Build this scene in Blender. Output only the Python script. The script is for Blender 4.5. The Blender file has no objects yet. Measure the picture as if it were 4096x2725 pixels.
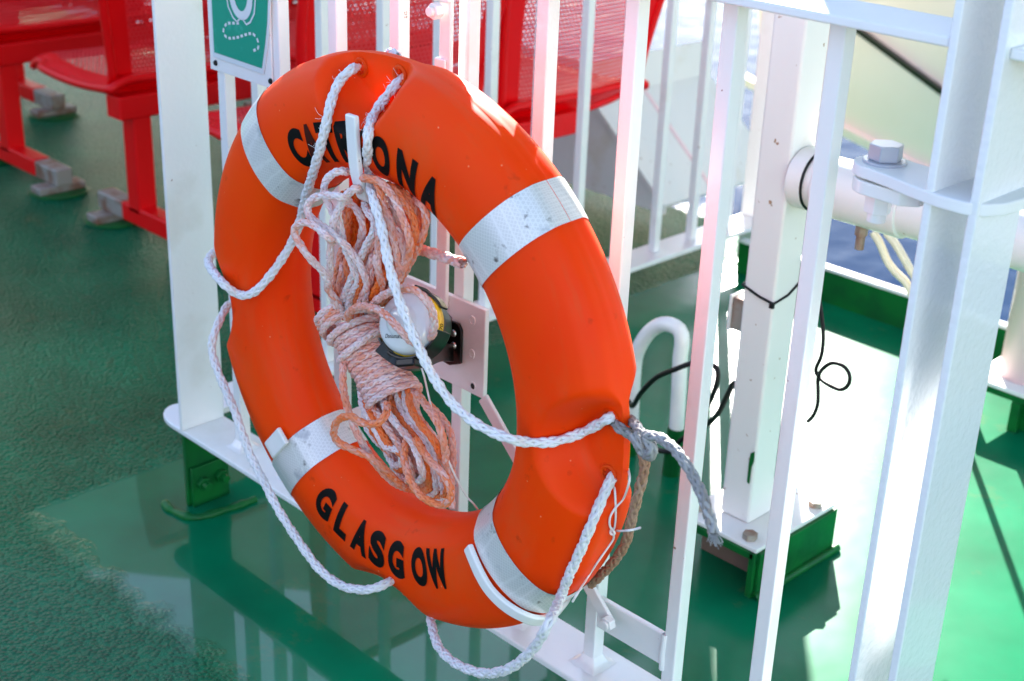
import bpy, bmesh, math, random
import numpy as np
from mathutils import Vector, Matrix
from mathutils.bvhtree import BVHTree
R_ = math.radians
random.seed(4)
S = bpy.context.scene
COL = S.collection

# ------------------------------------------------------------------ camera
CAM = Vector((0, 0, 1.32))
_a, _b, _g = R_(-44.6836), R_(23.6771), R_(2.1712)
FWD = Vector((math.sin(_a)*math.cos(_b), math.cos(_a)*math.cos(_b), -math.sin(_b)))
_r = Vector((math.cos(_a), -math.sin(_a), 0)); _u = _r.cross(FWD)
RIGHT = _r*math.cos(_g) + _u*math.sin(_g)
UP = RIGHT.cross(FWD)
cd = bpy.data.cameras.new('camera'); cam = bpy.data.objects.new('camera', cd); COL.objects.link(cam)
cd.lens = 50; cd.sensor_width = 36; cd.clip_start = 0.05; cd.clip_end = 20000
m = Matrix((RIGHT, UP, -FWD)).transposed().to_4x4(); m.translation = CAM
cam.matrix_world = m
cd.dof.use_dof = True; cd.dof.focus_distance = 1.70; cd.dof.aperture_fstop = 6.3
S.camera = cam

# ------------------------------------------------------------------ world, sun, exposure
SUN_AZ, SUN_EL = 128.5, 25.0
w = bpy.data.worlds.new('World'); S.world = w; w.use_nodes = True
nt = w.node_tree; nt.nodes.clear()
sky = nt.nodes.new('ShaderNodeTexSky'); sky.sky_type = 'NISHITA'; sky.sun_disc = False
sky.sun_elevation = R_(SUN_EL); sky.sun_rotation = R_(90 - SUN_AZ); sky.dust_density = 0.2; sky.air_density = 1.0; sky.ozone_density = 3.0
bg = nt.nodes.new('ShaderNodeBackground'); bg.inputs[1].default_value = 0.15
ow = nt.nodes.new('ShaderNodeOutputWorld')
wb = nt.nodes.new('ShaderNodeMix'); wb.data_type = 'RGBA'; wb.blend_type = 'MULTIPLY'; wb.inputs[0].default_value = 1; wb.inputs[7].default_value = (1.0, .86, .76, 1)   # camera white balance
nt.links.new(sky.outputs[0], wb.inputs[6]); nt.links.new(wb.outputs[2], bg.inputs[0]); nt.links.new(bg.outputs[0], ow.inputs[0])
sl = bpy.data.lights.new('sun', 'SUN'); sl.energy = 5.0; sl.angle = R_(0.53); sl.color = (1, 0.96, 0.90)
so = bpy.data.objects.new('sun', sl); COL.objects.link(so)
sd = Vector((math.cos(R_(SUN_AZ))*math.cos(R_(SUN_EL)), math.sin(R_(SUN_AZ))*math.cos(R_(SUN_EL)), math.sin(R_(SUN_EL))))
so.rotation_euler = sd.to_track_quat('Z', 'Y').to_euler()
S.view_settings.view_transform = 'Standard'; S.view_settings.look = 'None'
S.view_settings.exposure = 2.45; S.view_settings.gamma = 1
S.render.engine = 'CYCLES'
S.cycles.max_bounces = 10; S.cycles.transparent_max_bounces = 24
S.render.resolution_x = 1024; S.render.resolution_y = 681

# ------------------------------------------------------------------ surveying helpers: photograph sight line -> point on a measured plane
F = 50/36*4096
def ray(x, y):
    return RIGHT*((x-2048)/F) - UP*((y-1362.5)/F) + FWD
def onY(x, y, Y):
    d = ray(x, y); return CAM + d*((Y-CAM.y)/d.y)
def onX(x, y, X):
    d = ray(x, y); return CAM + d*((X-CAM.x)/d.x)
def onZ(x, y, Z):
    d = ray(x, y); return CAM + d*((Z-CAM.z)/d.z)
K = 4096/2357
def D(x, y): return x*K, y*K

# ------------------------------------------------------------------ object helpers
def tag(o, label=None, cat=None, group=None, kind=None):
    if label: o['label'] = label
    if cat: o['category'] = cat
    if group: o['group'] = group
    if kind: o['kind'] = kind
    return o
def empty(name, loc, label, cat, group=None):
    o = bpy.data.objects.new(name, None); COL.objects.link(o); o.location = loc
    o.empty_display_size = .05
    return tag(o, label, cat, group)
def link(name, me, mat, parent=None, smooth=False, bevel=0, segs=2):
    o = bpy.data.objects.new(name, me); COL.objects.link(o)
    for mm in (mat if isinstance(mat, (list, tuple)) else [mat]): me.materials.append(mm)
    if smooth:
        me.polygons.foreach_set('use_smooth', [True]*len(me.polygons))
    if bevel:
        b = o.modifiers.new('b', 'BEVEL'); b.width = bevel; b.segments = segs; b.limit_method = 'ANGLE'; b.angle_limit = R_(40)
        me.polygons.foreach_set('use_smooth', [True]*len(me.polygons))
        b.harden_normals = True
    if parent:
        o.parent = parent; o.location = -parent_origin(parent)
    me.update()
    return o
def parent_origin(p):
    v = Vector((0, 0, 0)); q = p
    while q is not None:
        v += q.location; q = q.parent
    return v
def mesh(verts, faces, name='m'):
    me = bpy.data.meshes.new(name); me.from_pydata([tuple(v) for v in verts], [], faces); me.update()
    return me
class MB:
    def __init__(s): s.v = []; s.f = []; s.mi = []
    def add(s, v, f, mi=0):
        n = len(s.v); s.v += [tuple(p) for p in v]; s.f += [tuple(i+n for i in q) for q in f]; s.mi += [mi]*len(f); return s
    def box(s, a, b, mi=0):
        x0, x1 = sorted((a[0], b[0])); y0, y1 = sorted((a[1], b[1])); z0, z1 = sorted((a[2], b[2]))
        v = [(x0,y0,z0),(x1,y0,z0),(x1,y1,z0),(x0,y1,z0),(x0,y0,z1),(x1,y0,z1),(x1,y1,z1),(x0,y1,z1)]
        return s.add(v, [(0,3,2,1),(4,5,6,7),(0,1,5,4),(1,2,6,5),(2,3,7,6),(3,0,4,7)], mi)
    def obox(s, c, ax, ay, az, mi=0):   # centre + three half axes
        c = Vector(c); v = []
        for k in (-1, 1):
            for (i, j) in ((-1,-1),(1,-1),(1,1),(-1,1)): v.append(c + Vector(ax)*i + Vector(ay)*j + Vector(az)*k)
        return s.add(v, [(0,3,2,1),(4,5,6,7),(0,1,5,4),(1,2,6,5),(2,3,7,6),(3,0,4,7)], mi)
    def cyl(s, p, q, r, n=20, r2=None, mi=0, cap=True):
        p, q = Vector(p), Vector(q); d = (q-p).normalized(); r2 = r if r2 is None else r2
        a = d.orthogonal().normalized(); b = d.cross(a); v = []
        for (c, rr) in ((p, r), (q, r2)):
            for i in range(n):
                t = 2*math.pi*i/n; v.append(c + a*(math.cos(t)*rr) + b*(math.sin(t)*rr))
        f = [(i, (i+1) % n, n+(i+1) % n, n+i) for i in range(n)]
        if cap: f += [tuple(range(n-1, -1, -1)), tuple(range(n, 2*n))]
        return s.add(v, f, mi)
    def prism(s, poly, off, mi=0):
        n = len(poly); off = Vector(off); v = [Vector(p) for p in poly] + [Vector(p)+off for p in poly]
        return s.add(v, [tuple(range(n-1, -1, -1)), tuple(range(n, 2*n))] + [(i, (i+1) % n, n+(i+1) % n, n+i) for i in range(n)], mi)
    def me(s, name='m', recalc=True):
        me = mesh(s.v, s.f, name)
        me.polygons.foreach_set('material_index', s.mi)
        if recalc:
            bm = bmesh.new(); bm.from_mesh(me); bmesh.ops.recalc_face_normals(bm, faces=bm.faces[:]); bm.to_mesh(me); bm.free()
        return me
def catmull(pts, n=12):
    P = [Vector(p) for p in pts]; P = [P[0]*2-P[1]] + P + [P[-1]*2-P[-2]]; out = []
    for i in range(1, len(P)-2):
        for k in range(n):
            t = k/n; a, b, c, d = P[i-1:i+3]
            out.append(.5*((2*b) + (c-a)*t + (2*a-5*b+4*c-d)*t*t + (3*b-a-3*c+d)*t**3))
    out.append(P[-2]); return out
def resample(pts, ds):
    P = np.array([tuple(p) for p in pts]); L = np.r_[0, np.cumsum(np.linalg.norm(np.diff(P, axis=0), axis=1))]
    n = max(4, int(L[-1]/ds)); s = np.linspace(0, L[-1], n+1)
    return np.stack([np.interp(s, L, P[:, k]) for k in range(3)], 1), s
def frames(P):
    T = np.gradient(P, axis=0); T /= np.linalg.norm(T, axis=1)[:, None] + 1e-12
    N = np.zeros_like(P); a = np.array([0, 0, 1.]) if abs(T[0][2]) < .9 else np.array([1., 0, 0])
    n = a - T[0]*(a@T[0]); n /= np.linalg.norm(n); N[0] = n
    for i in range(1, len(P)):
        n = n - T[i]*(n@T[i]); n /= np.linalg.norm(n)+1e-12; N[i] = n
    return T, N, np.cross(T, N)
def tube_arrays(P, r, nseg):
    T, N, B = frames(P); n = len(P)
    t = np.linspace(0, 2*np.pi, nseg, endpoint=False)
    rr = (np.ones(n)*r)[:, None, None]
    V = P[:, None] + rr*(np.cos(t)[None, :, None]*N[:, None] + np.sin(t)[None, :, None]*B[:, None])
    i = np.arange(n-1)[:, None]*nseg; j = np.arange(nseg)[None]; j2 = (j+1) % nseg
    Fq = np.stack([i+j, i+j2, i+nseg+j2, i+nseg+j], -1).reshape(-1, 4)
    return V.reshape(-1, 3), Fq
def np_mesh(Vs, Fs, name='m', cols=None):
    V = np.concatenate(Vs); off = np.cumsum([0]+[len(v) for v in Vs[:-1]]); Fq = np.concatenate([f+o for f, o in zip(Fs, off)])
    me = bpy.data.meshes.new(name); me.vertices.add(len(V)); me.vertices.foreach_set('co', V.astype('f').ravel())
    me.loops.add(Fq.size); me.loops.foreach_set('vertex_index', Fq.astype('i').ravel())
    me.polygons.add(len(Fq)); me.polygons.foreach_set('loop_start', np.arange(0, Fq.size, 4, dtype='i'))
    me.polygons.foreach_set('use_smooth', np.ones(len(Fq), bool))
    me.update(calc_edges=True); me.validate()
    if cols is not None:
        at = me.attributes.new('tone', 'FLOAT', 'POINT'); at.data.foreach_set('value', np.concatenate(cols).astype('f'))
    return me
def tube_me(pts, r, ds=.006, nseg=10):
    P, s = resample(pts, ds); V, Fq = tube_arrays(P, r, nseg)
    return np_mesh([V], [Fq])
def braid(paths, R, pitch=None, nst=8, ds=None, nseg=5, tones=None, jit=.07):
    """plaited rope: nst strands, half winding each way, weaving over and under"""
    pitch = pitch or R*11; ds = ds or R*.5; Vs, Fs, Cs = [], [], []
    for pi, pts in enumerate(paths):
        P, s = resample(pts, ds)
        k = np.array([.25, .5, .25])
        for _ in range(4):
            Q = P.copy(); Q[1:-1] = .25*P[:-2]+.5*P[1:-1]+.25*P[2:]; P = Q
        T, N, B = frames(P); h = nst//2; ph0 = random.random()*6.28
        for q in range(nst):
            sg = 1 if q % 2 == 0 else -1; ph = 2*np.pi*(q//2)/h + ph0*sg
            a = sg*2*np.pi*s/pitch + ph
            wv = .95*sg*np.cos(h*2*np.pi*s/pitch*1.0 + (np.pi if (q//2) % 2 else 0))
            rad = R*(.60 + .13*wv)
            C = P + rad[:, None]*(np.cos(a)[:, None]*N + np.sin(a)[:, None]*B)
            V, Fq = tube_arrays(C, R*.41, nseg); Vs.append(V); Fs.append(Fq)
            tn = (tones[pi] if tones is not None else .5) + random.uniform(-jit, jit)
            Cs.append(np.repeat(tn + jit*.8*np.sin(s*random.uniform(30, 60)+random.random()*6), nseg))
        V, Fq = tube_arrays(P, R*.45, 5); Vs.append(V); Fs.append(Fq); Cs.append(np.full(len(V), (tones[pi] if tones is not None else .5)))
    return np_mesh(Vs, Fs, 'rope', Cs)

# ------------------------------------------------------------------ materials
MAT = {}
def base_mat(name, col, rough=.5, metal=0, spec=.5, coat=0, coat_rough=.1, bump=None, noise=None, sub=0, subr=(1, .3, .1), subscale=.01):
    m = bpy.data.materials.new(name); m.use_nodes = True; t = m.node_tree; b = t.nodes['Principled BSDF']
    b.inputs['Base Color'].default_value = (*col, 1); b.inputs['Roughness'].default_value = rough; b.inputs['Metallic'].default_value = metal
    b.inputs['Specular IOR Level'].default_value = spec
    b.inputs['Coat Weight'].default_value = coat; b.inputs['Coat Roughness'].default_value = coat_rough
    if sub:
        b.inputs['Subsurface Weight'].default_value = sub; b.inputs['Subsurface Radius'].default_value = subr; b.inputs['Subsurface Scale'].default_value = subscale
    tc = t.nodes.new('ShaderNodeTexCoord')
    if noise:   # (scale, dark colour, threshold lo, hi)
        n = t.nodes.new('ShaderNodeTexNoise'); n.inputs['Scale'].default_value = noise[0]; n.inputs['Detail'].default_value = 6
        t.links.new(tc.outputs['Object'], n.inputs['Vector'])
        r = t.nodes.new('ShaderNodeValToRGB'); r.color_ramp.elements[0].position = noise[2]; r.color_ramp.elements[1].position = noise[3]
        r.color_ramp.elements[0].color = (*noise[1], 1); r.color_ramp.elements[1].color = (*col, 1)
        t.links.new(n.outputs[0], r.inputs[0]); t.links.new(r.outputs[0], b.inputs['Base Color'])
    if bump:    # (scale, strength, distance)
        n = t.nodes.new('ShaderNodeTexNoise'); n.inputs['Scale'].default_value = bump[0]; n.inputs['Detail'].default_value = 3
        t.links.new(tc.outputs['Object'], n.inputs['Vector'])
        bp = t.nodes.new('ShaderNodeBump'); bp.inputs['Strength'].default_value = bump[1]; bp.inputs['Distance'].default_value = bump[2]
        t.links.new(n.outputs[0], bp.inputs['Height']); t.links.new(bp.outputs[0], b.inputs['Normal'])
    MAT[name] = m; return m
W1 = base_mat('white_paint', (.82, .82, .80), .28, bump=(130, .35, .0012), noise=(9, (.74, .73, .69), .28, .42), coat=.4, coat_rough=.08)
W2 = base_mat('white_paint_old', (.80, .78, .74), .4, bump=(60, .3, .001), noise=(5, (.66, .58, .45), .24, .4))
W3 = base_mat('white_paint_lumpy', (.80, .81, .83), .22, bump=(120, .6, .002), coat=.7, coat_rough=.06)
W4 = base_mat('white_paint_matt', (.80, .80, .80), .6, spec=.15, bump=(130, .35, .0012))
BEIGE = base_mat('cream_gelcoat', (.90, .66, .66), .4, bump=(3, .2, .02), noise=(1.5, (.84, .61, .58), .3, .6))
ORN = base_mat('orange_plastic', (.90, .075, .004), .48, spec=.12, bump=(14, .06, .004), sub=.35, subr=(1, .22, .03), subscale=.03)
TAPE = base_mat('reflective_tape', (.62, .63, .64), .3, metal=.25)
BLACKP = base_mat('black_paint', (.006, .005, .005), .3, spec=.3, coat=.15)
LETTER = base_mat('black_lettering', (.002, .002, .002), .6, spec=.15)
FADED = base_mat('faded_lettering', (.05, .006, .003), .6, spec=.15)
RED = base_mat('red_powder_coat', (.80, .0, .003), .4, spec=.25)
DRED = RED
GRN = base_mat('green_paint', (.002, .12, .020), .4, spec=.25, bump=(40, .4, .002), noise=(14, (.002, .08, .018), .35, .55))
GREY = base_mat('galvanised_steel', (.36, .32, .27), .5, metal=.3, bump=(60, .3, .001), noise=(22, (.26, .13, .08), .38, .56))
STEEL = base_mat('zinc_steel', (.55, .53, .5), .3, metal=.9)
YEL = base_mat('yellow_plastic', (.85, .55, .01), .35)
DOME = base_mat('milky_plastic', (.70, .71, .72), .12, sub=.2, subr=(1, 1, 1), subscale=.01, coat=.5, coat_rough=.03)
CABLE = base_mat('black_rubber', (.006, .006, .006), .5, spec=.3)
SIGNG = base_mat('sign_green', (.0, .29, .18), .45, noise=(30, (.03, .36, .26), .3, .42))
SIGNW = base_mat('sign_white', (.62, .68, .70), .5)
RUST = base_mat('rusty_patch', (.16, .10, .07), .8)
HOSE = base_mat('cream_hose', (.80, .70, .50), .35)
BUFF = base_mat('buff_paint', (.72, .66, .42), .5, noise=(.6, (.62, .55, .34), .35, .6))
GREYP = base_mat('grey_bolt_paint', (.42, .44, .50), .35, metal=.3)
# hex-cell reflective tape: raised honeycomb and grime
def tape_nodes():
    t = TAPE.node_tree; b = t.nodes['Principled BSDF']; tc = t.nodes.new('ShaderNodeTexCoord')
    v = t.nodes.new('ShaderNodeTexVoronoi'); v.feature = 'DISTANCE_TO_EDGE'; v.inputs['Scale'].default_value = 260; v.inputs['Randomness'].default_value = .15
    t.links.new(tc.outputs['Object'], v.inputs['Vector'])
    r = t.nodes.new('ShaderNodeValToRGB'); r.color_ramp.elements[0].position = .02; r.color_ramp.elements[1].position = .16
    r.color_ramp.elements[0].color = (.80, .79, .77, 1); r.color_ramp.elements[1].color = (.68, .67, .65, 1)
    t.links.new(v.outputs['Distance'], r.inputs[0])
    n = t.nodes.new('ShaderNodeTexNoise'); n.inputs['Scale'].default_value = 55; n.inputs['Detail'].default_value = 5
    t.links.new(tc.outputs['Object'], n.inputs['Vector'])
    r2 = t.nodes.new('ShaderNodeValToRGB'); r2.color_ramp.elements[0].position = .27; r2.color_ramp.elements[1].position = .36
    t.links.new(n.outputs[0], r2.inputs[0])
    mx = t.nodes.new('ShaderNodeMix'); mx.data_type = 'RGBA'
    t.links.new(r2.outputs[0], mx.inputs[0]); mx.inputs[6].default_value = (.16, .14, .13, 1); t.links.new(r.outputs[0], mx.inputs[7])
    t.links.new(mx.outputs[2], b.inputs['Base Color'])
tape_nodes()
# orange shell: tiny pale chips and darker scuffs
def orange_nodes():
    t = ORN.node_tree; b = t.nodes['Principled BSDF']; tc = t.nodes.new('ShaderNodeTexCoord')
    n = t.nodes.new('ShaderNodeTexNoise'); n.inputs['Scale'].default_value = 6; n.inputs['Detail'].default_value = 8
    t.links.new(tc.outputs['Object'], n.inputs['Vector'])
    r = t.nodes.new('ShaderNodeValToRGB'); r.color_ramp.elements[0].position = .3; r.color_ramp.elements[1].position = .7
    r.color_ramp.elements[0].color = (.88, .040, .0003, 1); r.color_ramp.elements[1].color = (.90, .062, .0005, 1)
    t.links.new(n.outputs[0], r.inputs[0])
    v = t.nodes.new('ShaderNodeTexVoronoi'); v.inputs['Scale'].default_value = 42
    t.links.new(tc.outputs['Object'], v.inputs['Vector'])
    r2 = t.nodes.new('ShaderNodeValToRGB'); r2.color_ramp.elements[0].position = .03; r2.color_ramp.elements[1].position = .055
    r2.color_ramp.elements[0].color = (1, 1, 1, 1); r2.color_ramp.elements[1].color = (0, 0, 0, 1)
    t.links.new(v.outputs['Distance'], r2.inputs[0])
    mx = t.nodes.new('ShaderNodeMix'); mx.data_type = 'RGBA'
    t.links.new(r2.outputs[0], mx.inputs[0]); t.links.new(r.outputs[0], mx.inputs[6]); mx.inputs[7].default_value = (.90, .25, .12, 1)
    # faded, scuffed streaks and a few dark rubs
    mp = t.nodes.new('ShaderNodeMapping'); mp.inputs['Scale'].default_value = (5, 30, 3); mp.inputs['Rotation'].default_value = (0, .5, .3); t.links.new(tc.outputs['Object'], mp.inputs[0])
    n2 = t.nodes.new('ShaderNodeTexNoise'); n2.inputs['Scale'].default_value = 1.6; n2.inputs['Detail'].default_value = 9; n2.inputs['Roughness'].default_value = .7; t.links.new(mp.outputs[0], n2.inputs['Vector'])
    r3 = t.nodes.new('ShaderNodeValToRGB'); r3.color_ramp.elements[0].position = .52; r3.color_ramp.elements[1].position = .78; r3.color_ramp.elements[1].color = (.42, .42, .42, 1); t.links.new(n2.outputs[0], r3.inputs[0])
    m2 = t.nodes.new('ShaderNodeMix'); m2.data_type = 'RGBA'; t.links.new(r3.outputs[0], m2.inputs[0]); t.links.new(mx.outputs[2], m2.inputs[6]); m2.inputs[7].default_value = (.62, .12, .035, 1)
    n3 = t.nodes.new('ShaderNodeTexNoise'); n3.inputs['Scale'].default_value = 38; n3.inputs['Detail'].default_value = 6; t.links.new(tc.outputs['Object'], n3.inputs['Vector'])
    r4 = t.nodes.new('ShaderNodeValToRGB'); r4.color_ramp.elements[0].position = .66; r4.color_ramp.elements[1].position = .78; r4.color_ramp.elements[1].color = (.5, .5, .5, 1); t.links.new(n3.outputs[0], r4.inputs[0])
    m3 = t.nodes.new('ShaderNodeMix'); m3.data_type = 'RGBA'; t.links.new(r4.outputs[0], m3.inputs[0]); t.links.new(m2.outputs[2], m3.inputs[6]); m3.inputs[7].default_value = (.30, .015, .002, 1)
    t.links.new(m3.outputs[2], b.inputs['Base Color'])
orange_nodes()
# white paint: rust specks where it is chipped
def speck(m, sc, lo, hi, col):
    t = m.node_tree; b = t.nodes['Principled BSDF']; tc = t.nodes.new('ShaderNodeTexCoord'); src = b.inputs['Base Color'].links[0].from_socket
    n = t.nodes.new('ShaderNodeTexNoise'); n.inputs['Scale'].default_value = sc; n.inputs['Detail'].default_value = 4; t.links.new(tc.outputs['Object'], n.inputs['Vector'])
    r = t.nodes.new('ShaderNodeValToRGB'); r.color_ramp.elements[0].position = lo; r.color_ramp.elements[1].position = hi; t.links.new(n.outputs[0], r.inputs[0])
    mx = t.nodes.new('ShaderNodeMix'); mx.data_type = 'RGBA'; t.links.new(r.outputs[0], mx.inputs[0]); t.links.new(src, mx.inputs[6]); mx.inputs[7].default_value = (*col, 1); t.links.new(mx.outputs[2], b.inputs['Base Color'])
speck(W1, 75, .735, .76, (.30, .17, .10)); speck(W2, 60, .70, .74, (.36, .22, .12)); speck(TAPE, 22, .60, .72, (.33, .34, .37))
def rope_mat(name, stops, scale, rough=.6, sub=0):
    m = base_mat(name, (.7, .7, .7), rough); t = m.node_tree; b = t.nodes['Principled BSDF']
    at = t.nodes.new('ShaderNodeAttribute'); at.attribute_name = 'tone'
    tc = t.nodes.new('ShaderNodeTexCoord'); n = t.nodes.new('ShaderNodeTexNoise'); n.inputs['Scale'].default_value = scale; n.inputs['Detail'].default_value = 3
    t.links.new(tc.outputs['Object'], n.inputs['Vector'])
    ma = t.nodes.new('ShaderNodeMath'); ma.operation = 'MULTIPLY_ADD'; ma.inputs[1].default_value = .7; t.links.new(n.outputs[0], ma.inputs[0])
    m2 = t.nodes.new('ShaderNodeMath'); m2.operation = 'SUBTRACT'; m2.inputs[1].default_value = .35; t.links.new(at.outputs['Fac'], m2.inputs[0]); t.links.new(m2.outputs[0], ma.inputs[2])
    r = t.nodes.new('ShaderNodeValToRGB')
    while len(r.color_ramp.elements) < len(stops): r.color_ramp.elements.new(.5)
    for e, (p, c) in zip(r.color_ramp.elements, stops): e.position = p; e.color = (*c, 1)
    t.links.new(ma.outputs[0], r.inputs[0]); t.links.new(r.outputs[0], b.inputs['Base Color'])
    # fine fibre streaks
    n2 = t.nodes.new('ShaderNodeTexNoise'); n2.inputs['Scale'].default_value = 900; n2.inputs['Detail'].default_value = 2
    t.links.new(tc.outputs['Object'], n2.inputs['Vector'])
    bp = t.nodes.new('ShaderNodeBump'); bp.inputs['Strength'].default_value = .5; bp.inputs['Distance'].default_value = .0006
    t.links.new(n2.outputs[0], bp.inputs['Height']); t.links.new(bp.outputs[0], b.inputs['Normal'])
    if sub: b.inputs['Subsurface Weight'].default_value = sub; b.inputs['Subsurface Scale'].default_value = .004; b.inputs['Subsurface Radius'].default_value = (1, .5, .3)
    return m
PINK = rope_mat('faded_orange_rope', [(0, (.95, .14, .0)), (.28, (.88, .22, .08)), (.48, (.84, .36, .28)), (.70, (.86, .60, .57)), (1, (.90, .82, .82))], 14, sub=.3)
WROPE = rope_mat('white_rope', [(0, (.50, .49, .49)), (.5, (.72, .72, .73)), (1, (.82, .82, .84))], 20)
GROPE = rope_mat('grey_brown_rope', [(0, (.30, .16, .09)), (.35, (.34, .22, .15)), (.7, (.22, .21, .20)), (1, (.36, .36, .36))], 8)
CORD = base_mat('white_cord', (.82, .78, .76), .6, bump=(1500, .6, .0004))
# perforated red steel
def perf_mat():
    m = bpy.data.materials.new('perforated_red_steel'); m.use_nodes = True; t = m.node_tree; b = t.nodes['Principled BSDF']; out = t.nodes['Material Output']
    b.inputs['Base Color'].default_value = (.82, .0, .010, 1); b.inputs['Roughness'].default_value = .42; b.inputs['Specular IOR Level'].default_value = 1.0
    uv = t.nodes.new('ShaderNodeUVMap'); uv.uv_map = 'UVMap'
    def M(op, a, bb=None, c=None):
        n = t.nodes.new('ShaderNodeMath'); n.operation = op
        for i, q in enumerate((a, bb, c)):
            if q is None: continue
            if isinstance(q, (int, float)): n.inputs[i].default_value = q
            else: t.links.new(q, n.inputs[i])
        return n.outputs[0]
    sp = t.nodes.new('ShaderNodeSeparateXYZ'); t.links.new(uv.outputs[0], sp.inputs[0])
    p = .0125; u = M('DIVIDE', sp.outputs[0], p); v = M('DIVIDE', sp.outputs[1], p*1.732)
    def dist(o):
        du = M('SUBTRACT', M('FRACT', M('ADD', u, o+100)), .5); dv = M('MULTIPLY', M('SUBTRACT', M('FRACT', M('ADD', v, o+100)), .5), 1.732)
        return M('SQRT', M('ADD', M('MULTIPLY', du, du), M('MULTIPLY', dv, dv)))
    hole = M('LESS_THAN', M('MINIMUM', dist(0), dist(.5)), .26)
    tr = t.nodes.new('ShaderNodeBsdfTransparent'); mx = t.nodes.new('ShaderNodeMixShader')
    t.links.new(hole, mx.inputs[0]); t.links.new(b.outputs[0], mx.inputs[1]); t.links.new(tr.outputs[0], mx.inputs[2]); t.links.new(mx.outputs[0], out.inputs[0])
    return m
PERF = perf_mat()
# deck paint: non-skid grit on the walkway, smooth wet paint in the margin strip under the railing
def deck_mat():
    m = bpy.data.materials.new('green_deck_paint'); m.use_nodes = True; t = m.node_tree; b = t.nodes['Principled BSDF']
    N = lambda k: t.nodes.new('ShaderNode'+k); L = t.links.new
    def M(op, a, bb=None, c=None, clamp=False):
        n = N('Math'); n.operation = op; n.use_clamp = clamp
        for i, q in enumerate((a, bb, c)):
            if q is None: continue
            if isinstance(q, (int, float)): n.inputs[i].default_value = q
            else: L(q, n.inputs[i])
        return n.outputs[0]
    tc = N('TexCoord'); sp = N('SeparateXYZ'); L(tc.outputs['Object'], sp.inputs[0])
    nw = N('TexNoise'); nw.inputs['Scale'].default_value = 22; nw.inputs['Detail'].default_value = 4; L(tc.outputs['Object'], nw.inputs['Vector'])
    wob = M('MULTIPLY_ADD', nw.outputs[0], .09, -.045)
    xx = M('ADD', sp.outputs[0], wob); yy = M('ADD', sp.outputs[1], wob)
    my = M('DIVIDE', M('SUBTRACT', .975, yy), .05, clamp=True)      # walkway side
    mxl = M('DIVIDE', M('SUBTRACT', -2.12, M('ADD', sp.outputs[0], M('MULTIPLY', wob, .2))), .02, clamp=True)
    mask = M('MAXIMUM', my, mxl)                                    # 1 = non-skid grit
    nb = N('TexNoise'); nb.inputs['Scale'].default_value = 95; nb.inputs['Detail'].default_value = 2.5; nb.inputs['Roughness'].default_value = .55; L(tc.outputs['Object'], nb.inputs['Vector'])
    vb = N('TexVoronoi'); vb.inputs['Scale'].default_value = 120; L(tc.outputs['Object'], vb.inputs['Vector'])
    beads = M('SUBTRACT', 1.0, M('MULTIPLY', vb.outputs['Distance'], 1.6), clamp=True)
    ns = N('TexNoise'); ns.inputs['Scale'].default_value = 7; ns.inputs['Detail'].default_value = 2; L(tc.outputs['Object'], ns.inputs['Vector'])
    grit = M('MULTIPLY', M('ADD', nb.outputs[0], M('MULTIPLY', beads, 1.1)), mask)
    hgt = M('ADD', grit, M('MULTIPLY', ns.outputs[0], .22))
    bp = N('Bump'); bp.inputs['Strength'].default_value = 1; bp.inputs['Distance'].default_value = .010; L(hgt, bp.inputs['Height']); L(bp.outputs[0], b.inputs['Normal'])
    # colour: broad worn variation
    n3 = N('TexNoise'); n3.inputs['Scale'].default_value = 3.2; n3.inputs['Detail'].default_value = 7; L(tc.outputs['Object'], n3.inputs['Vector'])
    r = N('ValToRGB'); r.color_ramp.elements[0].position = .35; r.color_ramp.elements[1].position = .68
    r.color_ramp.elements[0].color = (.0001, .110, .044, 1); r.color_ramp.elements[1].color = (.0003, .190, .080, 1); L(n3.outputs[0], r.inputs[0])
    # ochre grime patches
    n4 = N('TexNoise'); n4.inputs['Scale'].default_value = 5.5; n4.inputs['Detail'].default_value = 9; n4.inputs['Roughness'].default_value = .7; L(tc.outputs['Object'], n4.inputs['Vector'])
    r4 = N('ValToRGB'); r4.color_ramp.elements[0].position = .60; r4.color_ramp.elements[1].position = .72; L(n4.outputs[0], r4.inputs[0])
    mx = N('Mix'); mx.data_type = 'RGBA'; L(M('MULTIPLY', r4.outputs[0], .55), mx.inputs[0]); L(r.outputs[0], mx.inputs[6]); mx.inputs[7].default_value = (.11, .13, .045, 1)
    L(mx.outputs[2], b.inputs['Base Color'])
    b.inputs['Roughness'].default_value = .5
    L(M('MULTIPLY_ADD', mask, .22, .22), b.inputs['Roughness'])
    b.inputs['Specular IOR Level'].default_value = .08; b.inputs['Coat IOR'].default_value = 1.5
    n5 = N('TexNoise'); n5.inputs['Scale'].default_value = 2.2; L(tc.outputs['Object'], n5.inputs['Vector'])
    far = M('DIVIDE', M('SUBTRACT', sp.outputs[1], 1.35), .35, clamp=True)
    L(M('SUBTRACT', M('MULTIPLY_ADD', mask, -.46, .60), M('MULTIPLY', far, .36), clamp=True), b.inputs['Coat Weight'])
    L(M('ADD', M('MULTIPLY_ADD', mask, .10, .02), M('MULTIPLY', far, .24)), b.inputs['Coat Roughness'])
    return m
DECK = deck_mat()
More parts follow.
